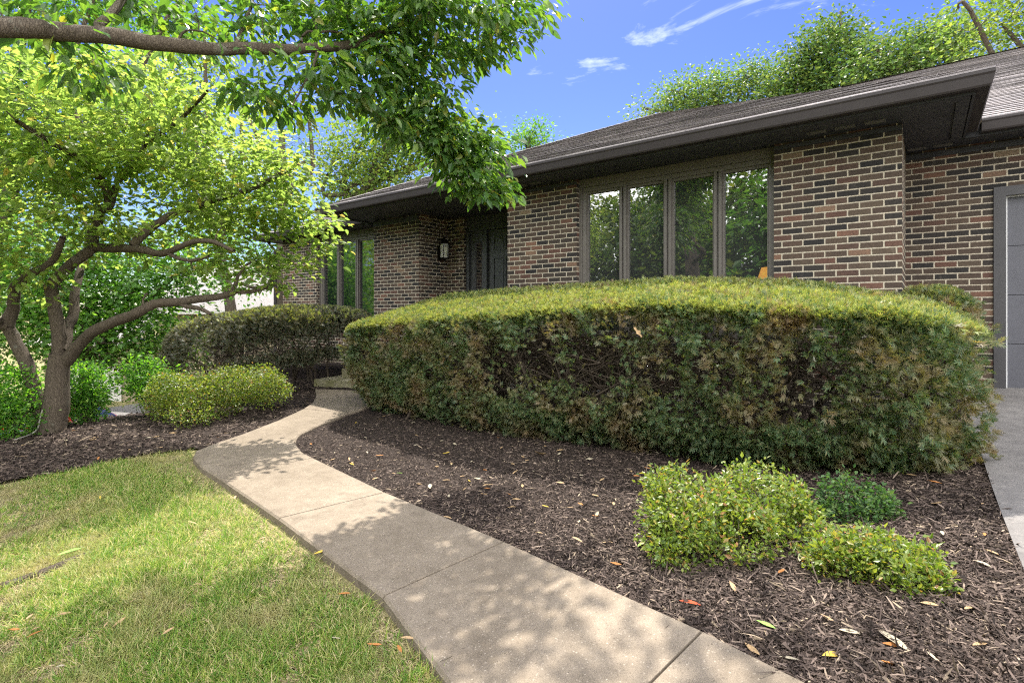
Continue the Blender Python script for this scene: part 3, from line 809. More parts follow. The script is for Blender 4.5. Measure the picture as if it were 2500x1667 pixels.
def tubes(paths, n=6):
    """list of (pts (k,3), radii (k,)) as one vertex/face set"""
    Vs = []; Fs = []; b = 0
    for P, r in paths:
        P = np.asarray(P, float); k = len(P)
        t = np.gradient(P, axis=0); t = unit(t)
        ref = np.where(np.abs(t[:, 2:]) < .9, np.array([[0, 0, 1.]]), np.array([[1., 0, 0]]))
        # keep the frame steady along the path
        a = unit(np.cross(t, np.broadcast_to(ref[0], t.shape) if np.all(np.abs(t @ ref[0]) < .95) else ref)); c = np.cross(t, a)
        nn = n if r[0] > .012 else (4 if r[0] > .004 else 3)
        th = np.arange(nn) * 2 * math.pi / nn
        ring = P[:, None] + (a[:, None] * np.cos(th)[None, :, None] + c[:, None] * np.sin(th)[None, :, None]) * np.asarray(r)[:, None, None]
        Vs.append(ring.reshape(-1, 3))
        i, j = np.meshgrid(np.arange(k - 1), np.arange(nn), indexing='ij'); j2 = (j + 1) % nn
        Fs.append((b + np.stack([i * nn + j, i * nn + j2, (i + 1) * nn + j2, (i + 1) * nn + j], -1)).reshape(-1, 4))
        b += k * nn
    return np.concatenate(Vs), [np.concatenate(Fs)]
def smooth_path(pts, n):
    P = np.asarray(pts, float)
    if len(P) == 2: t = np.linspace(0, 1, n)[:, None]; return P[0] * (1 - t) + P[1] * t
    Q = np.vstack([2 * P[0] - P[1], P, 2 * P[-1] - P[-2]])
    u = np.linspace(0, len(P) - 1 - 1e-6, n); out = []
    for x in u:
        i = int(x); t = x - i; p0, p1, p2, p3 = Q[i], Q[i + 1], Q[i + 2], Q[i + 3]
        out.append(.5 * ((2 * p1) + (-p0 + p2) * t + (2 * p0 - 5 * p1 + 4 * p2 - p3) * t * t + (-p0 + 3 * p1 - 3 * p2 + p3) * t ** 3))
    return np.array(out)
def limb(pts, r0, r1, n=None, wob=.02, power=1.):
    n = n or max(6, len(pts) * 4)
    P = smooth_path(pts, n)
    w = rng.normal(0, 1, P.shape); w = (w + np.roll(w, 1, 0) + np.roll(w, -1, 0)) / 3; w[0] = 0
    P = P + w * wob
    t = np.linspace(0, 1, n)
    return P, (r0 + (r1 - r0) * t ** power) * (1 + rng.normal(0, .04, n))
def sample_blobs(blobs, n, shell=.0):
    """points in a union of ellipsoids: (centre, radii, weight)"""
    vol = np.array([np.prod(b[1]) * (b[2] if len(b) > 2 else 1) for b in blobs]); k = rng.multinomial(n, vol / vol.sum()); out = []
    for (c, r, *_), m_ in zip(blobs, k):
        v = unit(rng.normal(size=(m_, 3))); rad = (shell + (1 - shell) * rng.random((m_, 1))) ** (1 / 3)
        out.append(np.asarray(c) + v * rad * np.asarray(r))
    return np.concatenate(out)
def grow(paths, attr, twig_r=.012, wob=.03, up=.25, tip=.0025):
    """reach every attractor with a twig from the nearest wood already grown"""
    nodes = np.concatenate([p[len(p) // 4:] for p, r in paths]); rad = np.concatenate([r[len(r) // 4:] for p, r in paths])
    d0 = np.array([np.min(((nodes - a) ** 2).sum(1)) for a in attr])
    NB = np.empty((len(nodes) + len(attr) * 4, 3)); RB = np.empty(len(NB)); m_ = len(nodes); NB[:m_] = nodes; RB[:m_] = rad
    tw = []
    for i in np.argsort(d0):
        a = attr[i]
        dd = ((NB[:m_] - a) ** 2).sum(1) + np.maximum(0, NB[:m_, 2] - a[2]) * .6
        k = int(np.argmin(dd)); b = NB[k]; L = math.sqrt(((a - b) ** 2).sum())
        mid = (a + b) / 2 + np.array([0, 0, up * L * .35]) + rng.normal(0, .08 * L, 3)
        n_ = int(np.clip(L / .18, 4, 9)); t = np.linspace(0, 1, n_)[:, None]
        P = b * (1 - t) ** 2 + mid * 2 * t * (1 - t) + a * t * t
        P[1:-1] += rng.normal(0, wob * min(L, .5), P[1:-1].shape)
        r0 = min(RB[k] * .75, twig_r * (.35 + .5 * L)); r0 = max(r0, tip)
        rr = r0 + (tip - r0) * np.linspace(0, 1, n_) ** .8
        tw.append((P, rr))
        for q in (.4, .7, 1.):
            j = int(q * (n_ - 1)); NB[m_] = P[j]; RB[m_] = rr[j]; m_ += 1
    return tw
def leaves(tw, per, L, Wd, tpl, spread=.12, flat=.5, droop=.35, upn=1., jit=.35, along=.45, Lv=.25):
    """leaves on the outer part of each twig"""
    pos = []; dr = []
    for P, r in tw:
        t = along + (1 - along) * rng.random(per)
        x = t * (len(P) - 1); i = np.minimum(x.astype(int), len(P) - 2); f_ = (x - i)[:, None]
        p = P[i] * (1 - f_) + P[i + 1] * f_
        off = rng.normal(0, 1, (per, 3)) * spread; off[:, 2] *= flat
        pos.append(p + off); td = unit(P[-1] - P[0])
        dr.append(unit(off * [1, 1, .5]) + td * .7)
    pos = np.concatenate(pos); dr = np.concatenate(dr)
    dr = unit(dr + rng.normal(0, jit, dr.shape)); dr[:, 2] -= droop
    nr = np.zeros_like(dr); nr[:, 2] = upn; nr += rng.normal(0, .45, nr.shape)
    ln = L * (1 + rng.normal(0, Lv, len(pos))).clip(.45, 1.6)
    return scatter(tpl, pos, dr, nr, ln, ln * (Wd / L))
def plant(name, label, cat, base, wood, twigs, leafset, wmat, lmat, group=None, foliage='foliage', wname='trunk'):
    o = empty(name, tuple(map(float, base))); tag(o, label, cat, group)
    b = np.asarray(base, float)
    V, Fs = tubes(wood + twigs, 9)
    link(wname, mesh_np(wname, V - b, Fs, wmat, True), o)
    if leafset is not None:
        V, Fs = leafset; link(foliage, mesh_np(foliage, V - b, Fs, lmat), o)
    return o
def blob(px, py, Z, rx, ry, rz=None, w=1.):
    return (at(px, py, Z), (rx * Z / F, (rz if rz else rx * Z / F), ry * Z / F), w)

# --- ornamental tree at the left of the walk
tb = ground(112, 1062); TZ = 6.36
def z2(x, y, Z=TZ): return at(x / 2.613, 500 + y / 2.613, Z)
def fi(x, y, Z=TZ): return at(x * 1.063, y * 1.063, Z)
PX = TZ / F
wood = [
    limb([tb + [.04, .02, -.25], z2(335, 1420), z2(360, 1250), z2(368, 1100), z2(390, 950)], 31 * PX, 22 * PX, 16, .006),
    limb([tb + [-.08, -.05, -.2], z2(258, 1380), z2(228, 1240), z2(165, 1010), z2(85, 850), z2(40, 770, 6.3)], 17 * PX, 13 * PX, 20, .008),
    limb([z2(40, 770, 6.3), z2(-20, 745, 6.2), z2(-130, 640, 6.0), z2(-230, 420, 5.8)], 13 * PX, 6 * PX, 14, .02),
    limb([z2(45, 775, 6.3), z2(72, 690, 6.3), z2(90, 580, 6.25), z2(110, 515, 6.2), z2(200, 440, 6.1), z2(330, 360, 6.0), z2(400, 210, 5.8)], 15 * PX, 6 * PX, 24, .012),
    limb([z2(375, 960), z2(372, 810), z2(345, 640), z2(322, 545), z2(330, 500), z2(430, 400), z2(540, 315), z2(600, 265, 6.4)], 15 * PX, 11.5 * PX, 28, .008),
    limb([z2(395, 930), z2(430, 800, 6.5), z2(470, 690, 6.6), z2(482, 560, 6.7), z2(510, 430, 6.9), z2(545, 330, 7.1), z2(560, 150, 7.4), z2(480, -60, 7.6)], 14 * PX, 5 * PX, 26, .012),
    limb([z2(600, 265, 6.4), z2(610, 160, 6.4), z2(640, 40, 6.3), fi(252, 470, 6.3), fi(245, 440, 6.25), fi(225, 400, 6.2), fi(190, 370, 6.0), fi(120, 325, 5.6), fi(40, 275, 5.2)], 13 * PX, 5 * PX, 30, .015),
    limb([fi(252, 470, 6.3), fi(268, 420, 6.4), fi(300, 380, 6.4), fi(330, 330, 6.3), fi(345, 260, 6.2)], 9 * PX, 4 * PX, 16, .015),
    limb([fi(232, 425, 6.2), fi(205, 330, 6.4), fi(165, 250, 6.6), fi(150, 170, 6.7)], 8 * PX, 3 * PX, 16, .02),
    limb([z2(600, 270, 6.4), z2(720, 275, 6.3), z2(860, 278, 6.1), z2(1000, 305, 6.0), z2(1080, 300, 5.9), z2(1180, 250, 5.8), z2(1330, 230, 5.7), z2(1500, 290, 5.6)], 11.5 * PX, 4 * PX, 28, .01),
    limb([z2(845, 260, 6.1), z2(930, 170, 6.15), z2(1050, 90, 6.2), z2(1290, 0, 6.3), fi(560, 440, 6.4), fi(640, 400, 6.5), fi(700, 370, 6.6)], 11 * PX, 4 * PX, 26, .012),
    limb([z2(1075, 310, 5.9), z2(1190, 352, 5.8), z2(1330, 330, 5.75)], 5 * PX, 3 * PX, 10, .012),
    limb([z2(420, 1000), z2(500, 900, 6.3), z2(600, 810, 6.2), z2(740, 745, 6.1), z2(880, 685, 6.0), z2(1000, 632, 6.0), z2(1130, 622, 6.0), z2(1250, 603, 6.0), z2(1400, 588, 6.05), z2(1490, 556, 6.1)], 15 * PX, 7 * PX, 40, .008),
    limb([z2(1480, 558, 6.1), z2(1530, 552, 6.1), z2(1650, 545, 6.2), z2(1780, 500, 6.3)], 7 * PX, 3 * PX, 12, .01),
    limb([z2(1480, 565, 6.1), z2(1530, 440, 6.15), z2(1650, 330, 6.3)], 5 * PX, 2.5 * PX, 12, .015),
    limb([z2(1160, 635, 6.0), z2(1260, 660, 5.95), z2(1330, 690, 5.9), z2(1345, 700, 5.9)], 6 * PX, 3 * PX, 10, .008),
    limb([z2(905, 680, 6.0), z2(908, 610, 6.0), z2(940, 560, 6.0)], 3 * PX, 2 * PX, 8, .006),
    limb([fi(330, 330, 6.3), fi(420, 270, 6.0), fi(470, 210, 5.7)], 6 * PX, 3 * PX, 14, .02),
]
bl = [blob(330, 300, 6.2, 260, 120, 1.7, 1.3), blob(80, 260, 5.8, 170, 130, 1.6), blob(60, 480, 6.0, 170, 160, 1.5), blob(260, 480, 6.2, 200, 120, 1.6),
      blob(500, 400, 6.2, 210, 90, 1.3, 1.5), blob(640, 480, 6.3, 130, 100, .9, 2.2), blob(690, 570, 6.4, 90, 85, .7, 2.4), blob(600, 660, 6.2, 110, 60, .6, 1.6), blob(430, 560, 6.2, 150, 60, .8, 1.2),
      blob(330, 620, 6.8, 120, 70, 1.0, .8), blob(700, 660, 6.3, 55, 45, .4, 2.0), blob(-60, 640, 5.8, 110, 120, 1.2), blob(430, 210, 6.0, 150, 70, 1.2, 1.0)]
att = sample_blobs(bl, 620)
tw = grow(wood[1:], att, .016, .05, .3)
plant('ornamental_tree', 'multi-stemmed ornamental tree with bright yellow-green layered leaves left of the walk', 'tree', tb, wood, tw,
      leaves(tw, 27, .086, .044, LEAF8, .14, .33, .35), M['bark'], M['leaf_orn'])

# --- shade tree whose limb hangs over the view; its trunk stands outside the frame to the left
sb = np.array([-4.75, -.75, 0.]); sb[2] = hgt(sb[0], sb[1])
LZ = lambda x: 3.1 + 1.5 * np.clip(x / 1000, -.3, 1.6)
def fl(x, y, dz=0.): X = x * 1.063; return at(X, y * 1.063, LZ(X) + dz)
limbP = [sb + [.05, .1, 2.9], fl(-330, 45), fl(-120, 55), fl(0, 62), fl(120, 72), fl(240, 83), fl(360, 100), fl(480, 112), fl(600, 113), fl(700, 112), fl(800, 103), fl(870, 82), fl(925, 55)]
wood = [limb([sb + [0, 0, -.3], sb + [.02, .02, 1.2], sb + [.05, .08, 2.6], sb + [-.1, .1, 4.2], sb + [-.1, .2, 6.5]], .24, .12, 18, .015),
        limb(limbP, 0.068, .030, 60, .006),
        limb([fl(925, 55), fl(1000, 20, .3), fl(1100, -60, .5), fl(1250, -200, .8)], .028, .012, 14, .02),
        limb([fl(730, 110), fl(700, 190, -.1), fl(675, 245, -.2)], .013, .005, 10, .01),
        limb([fl(690, 100), fl(700, 84), fl(760, 80), fl(860, 100, .2), fl(960, 200, .6), fl(1040, 330, 1.0)], .012, .006, 16, .015),
        limb([fl(410, 100), fl(430, 70), fl(470, 75), fl(520, 110, -.2)], .010, .004, 10, .01),
        limb([fl(540, 105), fl(570, 30, .2), fl(590, -60, .4), fl(600, -250, .8)], .018, .008, 14, .02),
        limb([fl(925, 55), fl(1010, 70, .5), fl(1090, 90, .8), fl(1180, 60, 1.0)], .014, .005, 12, .02),
        limb([fl(230, 80), fl(300, -40, .3), fl(380, -200, .7)], .03, .012, 12, .02),
        limb([sb + [-.1, .1, 4.2], sb + [1.2, 2.0, 5.4], sb + [2.2, 4.0, 6.0], sb + [3.0, 5.6, 6.2]], .09, .03, 18, .04),
        limb([sb + [-.1, .2, 5.5], sb + [1.8, .8, 6.6], sb + [3.6, 1.8, 7.0]], .08, .03, 14, .04),
        limb([sb + [-.1, .2, 5.0], sb + [-1.6, 1.4, 6.2], sb + [-2.8, 3.0, 6.6]], .08, .03, 14, .04)]
def fb(x, y, Z, rx, ry, rz, w=1.): return blob(x * 1.063, y * 1.063, Z, rx * 1.063, ry * 1.063, rz, w)
vis = [fb(520, 40, 4.2, 240, 60, .7, 1.0), fb(850, 40, 4.6, 190, 70, .7, 2.0), fb(1060, 40, 4.9, 150, 80, .6, 2.4), fb(1190, 40, 5.1, 75, 60, .5, 1.6), fb(660, 190, 4.2, 170, 55, .5, 1.4), fb(900, 190, 4.7, 110, 110, .5, 2.2),
       fb(1010, 190, 4.9, 70, 90, .5, 1.6), fb(1000, 310, 5.0, 60, 70, .4, 3.2), fb(1080, 360, 5.3, 80, 60, .4, 4.2), fb(1110, 430, 5.3, 50, 30, .3, 4.), fb(960, 260, 4.9, 70, 60, .4, 2.), fb(250, 150, 3.7, 200, 50, .5, .8), fb(120, 30, 3.6, 200, 45, .5, .8), fb(280, 190, 3.8, 60, 40, .3, 1.)]
hid = [((-3.2, 4.3, 6.1), (1.35, .8, .5), 2.6), (sb + [1.0, 1.5, 6.0], (2.2, 1.8, 1.2), .12), (sb + [3.0, 4.4, 6.4], (1.3, 1.3, .8), .30), (sb + [3.6, 1.6, 7.2], (1.8, 1.6, 1.0), .20), (sb + [-2.4, 2.4, 6.6], (1.8, 1.8, 1.1), .2)]  # unseen crown clumps, added above the frame to shade mulch and walk
tw = grow(wood[1:9], sample_blobs(vis, 350), .012, .05, .2)
tw2 = grow(wood[9:], sample_blobs(hid, 84), .014, .05, .2)
L1 = leaves(tw, 24, .10, .042, LEAF8, .10, .6, .75, jit=.45); L2 = leaves(tw2, 20, .115, .05, LEAF8, .20, .5, .5)
V = np.concatenate([L1[0], L2[0]]); Fs = [np.concatenate([a, b + len(L1[0])]) for a, b in zip(L1[1], L2[1])]
shade = plant('shade_tree', 'large shade tree with dark leaves, its bare limb crossing the top left', 'tree', sb, wood, tw + tw2, (V, Fs), M['bark'], M['leaf_shade'])
rt = [ground(*p) for p in [(-260, 1560), (-100, 1480), (0, 1440), (120, 1395), (220, 1360), (300, 1345), (350, 1335)]]
P, r = limb([sb + [.2, .15, 0]] + [p + [0, 0, .006] for p in rt[:-2]] + [rt[-2] + [0, 0, -.03]], .055, .014, 30, .006, .8)
V, Fs = tubes([(P, r)], 9); link('root', mesh_np('root', V - sb, Fs, M['bark'], True), shade)

# --- background trees
def bg_tree(name, label, px, Z, blobs, n, per, L, mat, trunk_r=.22, group=None, base_z=None, wmat=None, lean=0., spread=.45, bare=0, ny=None):
    c = np.array([b[0] for b in blobs]); w = np.array([np.prod(b[1]) for b in blobs]); cen = (c * w[:, None]).sum(0) / w.sum()
    b = at(px, HY, Z); b[2] = float(hgt(b[0], b[1])) if base_z is None else base_z
    low = min(q[0][2] - q[1][2] for q in blobs); top = max(q[0][2] + q[1][2] * .6 for q in blobs)
    fork = np.array([b[0], b[1], b[2] + max(1.2, (low - b[2]) * .9)]); mid = np.array([cen[0], cen[1], max(fork[2] + .5, cen[2])])
    wd = [limb([b - [0, 0, .3], (b + fork) / 2, fork, (fork + mid) / 2, mid], trunk_r, trunk_r * .45, 16, .05)]
    for q in blobs:
        tgt = np.asarray(q[0]) + rng.normal(0, .25, 3) * q[1]
        wd.append(limb([fork + (mid - fork) * rng.uniform(0, .9), (fork + tgt) / 2 + rng.normal(0, .3, 3) + [0, 0, .3], tgt, tgt + (tgt - fork) * .05], trunk_r * .42, .03, 12, .10))
    tw = grow(wd[1:], sample_blobs(blobs, n), .03, .06, .25, .006)
    ls = leaves(tw if not bare else tw[:-bare], per, L, L * .62, LEAF4, spread, .6, .25, jit=.5, along=.3) 
    return plant(name, label, 'tree', b, wd, tw, ls, wmat or M['bark_dark'], mat, group)
GB = 'trees standing behind the house'
def v(x, y, Z, rx, ry, rz=None, w=1.): return fb(x, y, Z, rx, ry, rz if rz else rx * 1.063 * Z / F * .8, w)
bg_tree('leafy_tree', 'tall yellow-green tree with pointed crown above the roof', 2010, 24, [v(1900, 190, 24, 120, 90), v(1910, 110, 24, 75, 70), v(1940, 60, 24, 45, 50), v(1840, 200, 24, 80, 80), v(1860, 110, 24, 40, 45)], 430, 36, .17, M['leaf_bg4'], group=GB)
bg_tree('leafy_tree', 'broad olive-green tree above the roof with a crooked dark branch', 2250, 21, [v(2080, 130, 21, 110, 60), v(2180, 110, 21, 90, 60), v(2050, 190, 21, 140, 60), v(2230, 70, 21, 60, 40)], 340, 34, .16, M['leaf_bg4'], group=GB)
bg_tree('leafy_tree', 'overhanging tree filling the top right corner', 2560, 15, [v(2300, 40, 15, 110, 60), v(2240, 15, 15, 70, 28), v(2400, 90, 15, 120, 80), v(2420, -40, 15, 160, 100)], 240, 26, .12, M['leaf_bg1'], group=GB)
bg_tree('leafy_tree', 'low bluish-green tree peeking over the left part of the right roof', 1800, 27, [v(1580, 225, 27, 90, 45), v(1660, 205, 27, 70, 40), v(1740, 200, 27, 60, 60), v(1720, 165, 27, 30, 30), v(1500, 255, 27, 50, 30)], 320, 28, .16, M['leaf_bg3'], group=GB)
bg_tree('leafy_tree', 'small rounded treetop beside the drooping foreground leaves', 1290, 30, [v(1222, 300, 30, 32, 26), v(1200, 330, 30, 40, 26), v(1245, 330, 30, 25, 25)], 70, 20, .17, M['leaf_bg2'], group=GB)
bg_tree('leafy_tree', 'leafy yellow-green tree with a long curved limb above the entry roof', 800, 19, [v(860, 330, 19, 110, 80), v(940, 300, 19, 100, 80), v(800, 420, 19, 100, 70), v(900, 420, 19, 100, 60), v(1020, 330, 19, 90, 60), v(760, 350, 19, 60, 60), v(1080, 310, 20, 60, 60)], 440, 24, .15, M['leaf_bg1'], group=GB)
bg_tree('leafy_tree', 'thinly leaved tree with bare upper twigs between two crowns', 690, 16, [v(640, 300, 16, 90, 70), v(600, 250, 16, 70, 50), v(700, 240, 16, 70, 50), v(660, 400, 16, 90, 50)], 300, 5, .10, M['leaf_bg3'], trunk_r=.2, group=GB)
GL = 'trees beyond the bank on the left'
bg_tree('leafy_tree', 'bright green maple low behind the forked trunk', 210, 13, [v(120, 620, 13, 160, 130), v(300, 640, 13, 140, 120), v(220, 760, 13, 160, 100), v(40, 760, 13, 120, 110), v(420, 600, 13, 100, 80), v(330, 780, 13, 110, 70)], 520, 34, .13, M['leaf_bg2'], group=GL)
bg_tree('leafy_tree', 'tall green tree behind the left edge of the picture', -60, 17, [v(0, 350, 17, 200, 200), v(160, 300, 17, 180, 160), v(-60, 620, 17, 160, 140), v(60, 140, 17, 200, 110), v(230, 30, 17, 170, 70), v(100, -30, 17, 200, 80), v(430, 40, 17, 120, 70)], 560, 30, .17, M['leaf_bg2'], trunk_r=.3, group=GL)
bg_tree('leafy_tree', 'pale sunlit tree behind the ornamental crown', 560, 22, [v(430, 330, 22, 150, 120), v(330, 200, 22, 160, 110), v(520, 480, 22, 120, 90), v(430, 120, 22, 120, 80), v(600, 150, 22, 110, 80), v(470, 610, 22, 80, 50)], 420, 24, .17, M['leaf_bg1'], trunk_r=.28, group=GL)
bg_tree('leafy_tree', 'light green tree at the neighbour\'s corner above the dark hedge', 690, 16.5, [v(590, 590, 16.5, 70, 60), v(650, 560, 16.5, 60, 50), v(560, 660, 16.5, 40, 25)], 90, 22, .12, M['leaf_bg2'], trunk_r=.16, group=GL)
bg_tree('leafy_tree', 'yellow-green bush-like tree in front of the neighbour\'s garage', 455, 14.5, [v(400, 800, 14.5, 60, 45), v(350, 850, 14.5, 60, 40), v(440, 770, 14.5, 45, 35)], 120, 26, .11, M['leaf_bg1'], trunk_r=.08, group=GL)
# trees over the street: the windows mirror them
for (x, y, hh, k) in ((-3.5, -9.5, 9.6, 0), (-9, -9.5, 9.2, 2), (-12.2, -10.6, 9.4, 1), (-6.2, -10.6, 9.8, 1), (-33, -9, 11, 1), (-29, -14, 12, 1), (2.5, -10, 9, 1), (-15, -7.5, 10, 2), (-21, -5, 9, 1), (-27, -9, 11, 1), (-12, -21, 12, 1), (0, -22, 13, 0), (9, -19, 11, 1)):
    zb = float(hgt(x, y)); b = np.array([x, y, zb])
    bs = [((x + rng.normal(0, .6), y + rng.normal(0, .6), zb + hh * q), (hh * .36 * s_, hh * .36 * s_, hh * .19), 1.) for q, s_ in ((.22, .9), (.42, 1.05), (.62, 1.), (.82, .7))]
    wd = [limb([b - [0, 0, .3], b + [0, 0, hh * .3], b + [.2, .1, hh * .85]], .20, .05, 12, .02)]
    tw = grow(wd, sample_blobs(bs, 380), .03, .06, .25, .006)
    plant('street_tree', 'round leafy street-side tree seen only mirrored in the windows', 'tree', b, wd, tw, leaves(tw, 32, .26, .16, LEAF4, .5, .6, .25, jit=.5, along=.3), M['bark_dark'], M[('leaf_bg2', 'leaf_bg1', 'leaf_bg3')[k]], 'trees mirrored in the windows')

# --- yew hedges: sprigs over a clipped form, brown branches inside
def sprig_tpl(k=14, seed=1):
    r_ = np.random.default_rng(seed); V = []; Fc = []
    for i in range(k):
        t = .1 + .9 * i / (k - 1); sd = 1 if i % 2 else -1
        a = r_.uniform(.5, 1.0) * sd if i < k - 1 else 0
        d = np.array([math.cos(a), math.sin(a), r_.uniform(.0, .45)]); d /= np.linalg.norm(d)
        b = np.array([t * .6, 0, 0]); s_ = np.cross(d, [0, 0, 1.]); s_ /= np.linalg.norm(s_)
        n_ = len(V); L = .46 * r_.uniform(.8, 1.15)
        V += [b - s_ * .022, b + s_ * .022, b + d * L * .6 + s_ * .034, b + d * L, b + d * L * .6 - s_ * .034]; Fc.append((n_, n_ + 1, n_ + 2, n_ + 3, n_ + 4))
    V.append(np.array([0, .02, 0])); V.append(np.array([0, -.02, 0])); V.append(np.array([.62, 0, 0])); 
    return np.array(V), [np.array(Fc), np.array([(len(V) - 3, len(V) - 2, len(V) - 1)])]
SPRIG = sprig_tpl()
def noise3(p, f, seed=0):
    r_ = np.random.default_rng(seed); out = 0
    for i in range(5):
        k = r_.normal(size=3) * f * (1 + .5 * i); out = out + np.sin(p @ k + r_.uniform(0, 6.28)) / (1 + .3 * i)
    return out / 3
def hedge(name, label, surf, nu, nv, n, base, branch_pts, smin=.045, smax=.075, thin=None, group=None, depth=.16, lit_top=0, box=None, mat='yew'):
    """surf(u,v)->(pts, normals): clipped outer form, u along, v around"""
    u = rng.random(n); v_ = rng.random(n); p, nr = surf(u, v_)
    if thin is not None:
        keep = rng.random(n) < thin(p, nr); p, nr = p[keep], nr[keep]
    dep = rng.random(len(p)) ** 1.6 * depth
    lump = noise3(p, 9., 3) * .035 + noise3(p, 3., 5) * .03
    side = np.clip(1 - np.abs(nr[:, 2]), 0, 1); lump = lump * (.3 + .7 * side) + side * (noise3(p, 6., 8) * .10 + noise3(p, 14., 9) * .06)
    p = p - nr * dep[:, None] + nr * lump[:, None] + rng.normal(0, .008, p.shape)
    d = unit(nr + rng.normal(0, .75, nr.shape) + [0, 0, .25]); nn = unit(nr + rng.normal(0, .6, nr.shape))
    L = rng.uniform(smin, smax, len(p))
    V, Fs = scatter(SPRIG, p, d, np.cross(np.cross(d, nn), d) + 1e-4, L, L)
    o = empty(name, tuple(map(float, base))); tag(o, label, 'hedge', group); b = np.asarray(base)
    link('foliage', mesh_np('foliage', V - b, Fs, M[mat]), o)
    if lit_top:                          # paler shoots on the clipped top, sunlight put into their colour
        p, nr = surf(rng.random(lit_top), rng.uniform(.0, 1., lit_top)); k = nr[:, 2] > rng.uniform(.45, .78, lit_top); p, nr = p[k], nr[k]
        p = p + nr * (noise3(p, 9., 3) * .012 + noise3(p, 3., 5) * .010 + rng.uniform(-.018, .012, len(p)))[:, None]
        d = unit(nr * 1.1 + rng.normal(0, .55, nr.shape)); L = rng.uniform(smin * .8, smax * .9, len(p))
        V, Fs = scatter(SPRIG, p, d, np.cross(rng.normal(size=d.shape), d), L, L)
        link('sunlit_shoots', mesh_np('sunlit_shoots', V - b, Fs, M['yew_sunlit']), o)
    wd = []
    for a, c_ in branch_pts:
        a = np.asarray(a, float); c_ = np.asarray(c_, float)
        if box: c_ = np.clip(c_, *box)
        wd.append(limb([a, a + (c_ - a) * [.25, .25, .5], c_], .022, .006, 10, .025))
        for k in range(18):
            t = rng.uniform(.25, .95); s_ = wd[-1][0] if False else None
            q = a + (c_ - a) * t; e = q + rng.normal(0, .22, 3) * [1, 1, .5] + unit(c_ - a) * .2
            if box: e = np.clip(e, *box)
            wd.append(limb([q, (q + e) / 2 + rng.normal(0, .03, 3), e], .007, .002, 6, .01))
    V, Fs = tubes(wd, 6); link('branches', mesh_np('branches', V - b, Fs, M['twig'], True), o)
    return o
def main_profile(s):
    """hedge cross-section control points (t, z over eye) at position s along the house, front base to back base"""
    pass
def main_surf(u, v_):
    def P(u, v_):
        s = -6.42 + 6.76 * u                        # along the house
        ez = np.clip(np.minimum((s + 6.42) / .9, (.34 - s) / .62), 0, 1); e = np.sqrt(1 - (1 - ez) ** 2)   # rounded ends
        yb = 4.45 + .05 * np.sin(s * 2.1); g = hgt(s, yb)
        front = np.interp(s, [-6.4, -4.3, -1.8, 0, .5], [-.16, -.04, .105, .01, -.10]) + E0
        crest = np.interp(s, [-6.4, -5.1, -2, -1, 0, .5], [-.02, .24, .335, .27, .10, -.06]) + E0
        yc = 5.3
        ks = np.array([0, .16, .36, .46, .52, .74, .86, .93, 1.])
        # (t, z) stations
        T = np.stack([yb + .12, yb - .12, yb - .28, yb - .26, yb - .20, np.full_like(s, yc), np.full_like(s, 5.95), np.full_like(s, 6.12), np.full_like(s, 6.1)], -1)
        Zs = np.stack([g + .02, g + .3, front - .35, front - .07, front - .015, crest, crest - .02, crest - .16, crest - .8], -1)
        i = np.clip(np.searchsorted(ks, v_, side='right') - 1, 0, len(ks) - 2); f_ = (v_ - ks[i]) / (ks[i + 1] - ks[i])
        ar = np.arange(len(s)); f2 = f_
        t = T[ar, i] * (1 - f2) + T[ar, i + 1] * f2; z = Zs[ar, i] * (1 - f2) + Zs[ar, i + 1] * f2
        tc_ = 5.25; zc = g + .55
        t = tc_ + (t - tc_) * (.35 + .65 * e); z = np.where(z > zc, zc + (z - zc) * (.75 + .25 * e), z)
        undercut = np.clip((.25 - v_) / .25, 0, 1) * np.clip((-4.6 - s) / 1.6, 0, 1)
        return np.stack([s + undercut * .35, t, z], -1)
    p = P(u, v_); a = P(np.clip(u + .004, 0, 1), v_) - P(np.clip(u - .004, 0, 1), v_); b = P(u, np.clip(v_ + .01, 0, 1)) - P(u, np.clip(v_ - .01, 0, 1))
    return p, unit(np.cross(a, b))
def main_thin(p, nr):
    k = noise3(p, 4.5, 11) + noise3(p, 11., 12) * .6
    z = p[:, 2]
    band = np.exp(-((z - .82) / .24) ** 2) * np.clip((p[:, 0] + 5.2) / .8, .25, 1) * np.clip((-.15 - p[:, 0]) / .4, .1, 1) * 1.25 * (np.abs(nr[:, 2]) < .7)
    low = np.clip((.45 - z) / .3, 0, 1) * ((p[:, 0] < -3.6) * .7 + (p[:, 0] > -2.6) * (p[:, 0] < -.4) * np.clip(noise3(p, 5., 31) * 2.2, 0, .8))
    holes = np.clip((k - .02) * 2.4, 0, 1) * np.clip((-.2 - p[:, 0]) / .4, .3, 1) * (np.abs(nr[:, 2]) < .75) * .85
    return np.clip(1.05 - band * (1.0 + 1.1 * k).clip(0, 1.1) * .95 - low - holes, .03, 1)
br = []
for s in np.linspace(-5.9, -.25, 22):
    for k in range(5):
        a = np.array([s + rng.normal(0, .15), 5.0 + rng.normal(0, .2), 0]); a[2] = hgt(a[0], a[1])
        br.append((a, a + [rng.normal(0, .55), rng.uniform(-.7, .4), rng.uniform(.7, 1.35)]))
hedge('yew_hedge', 'long clipped yew hedge with sunlit domed top below the picture window', main_surf, 0, 0, 76000, (-3, 5.2, float(hgt(-3, 5.2))), br, thin=main_thin, lit_top=60000, box=((-6.1, 4.45, -1), (.1, 5.9, 1.25)))
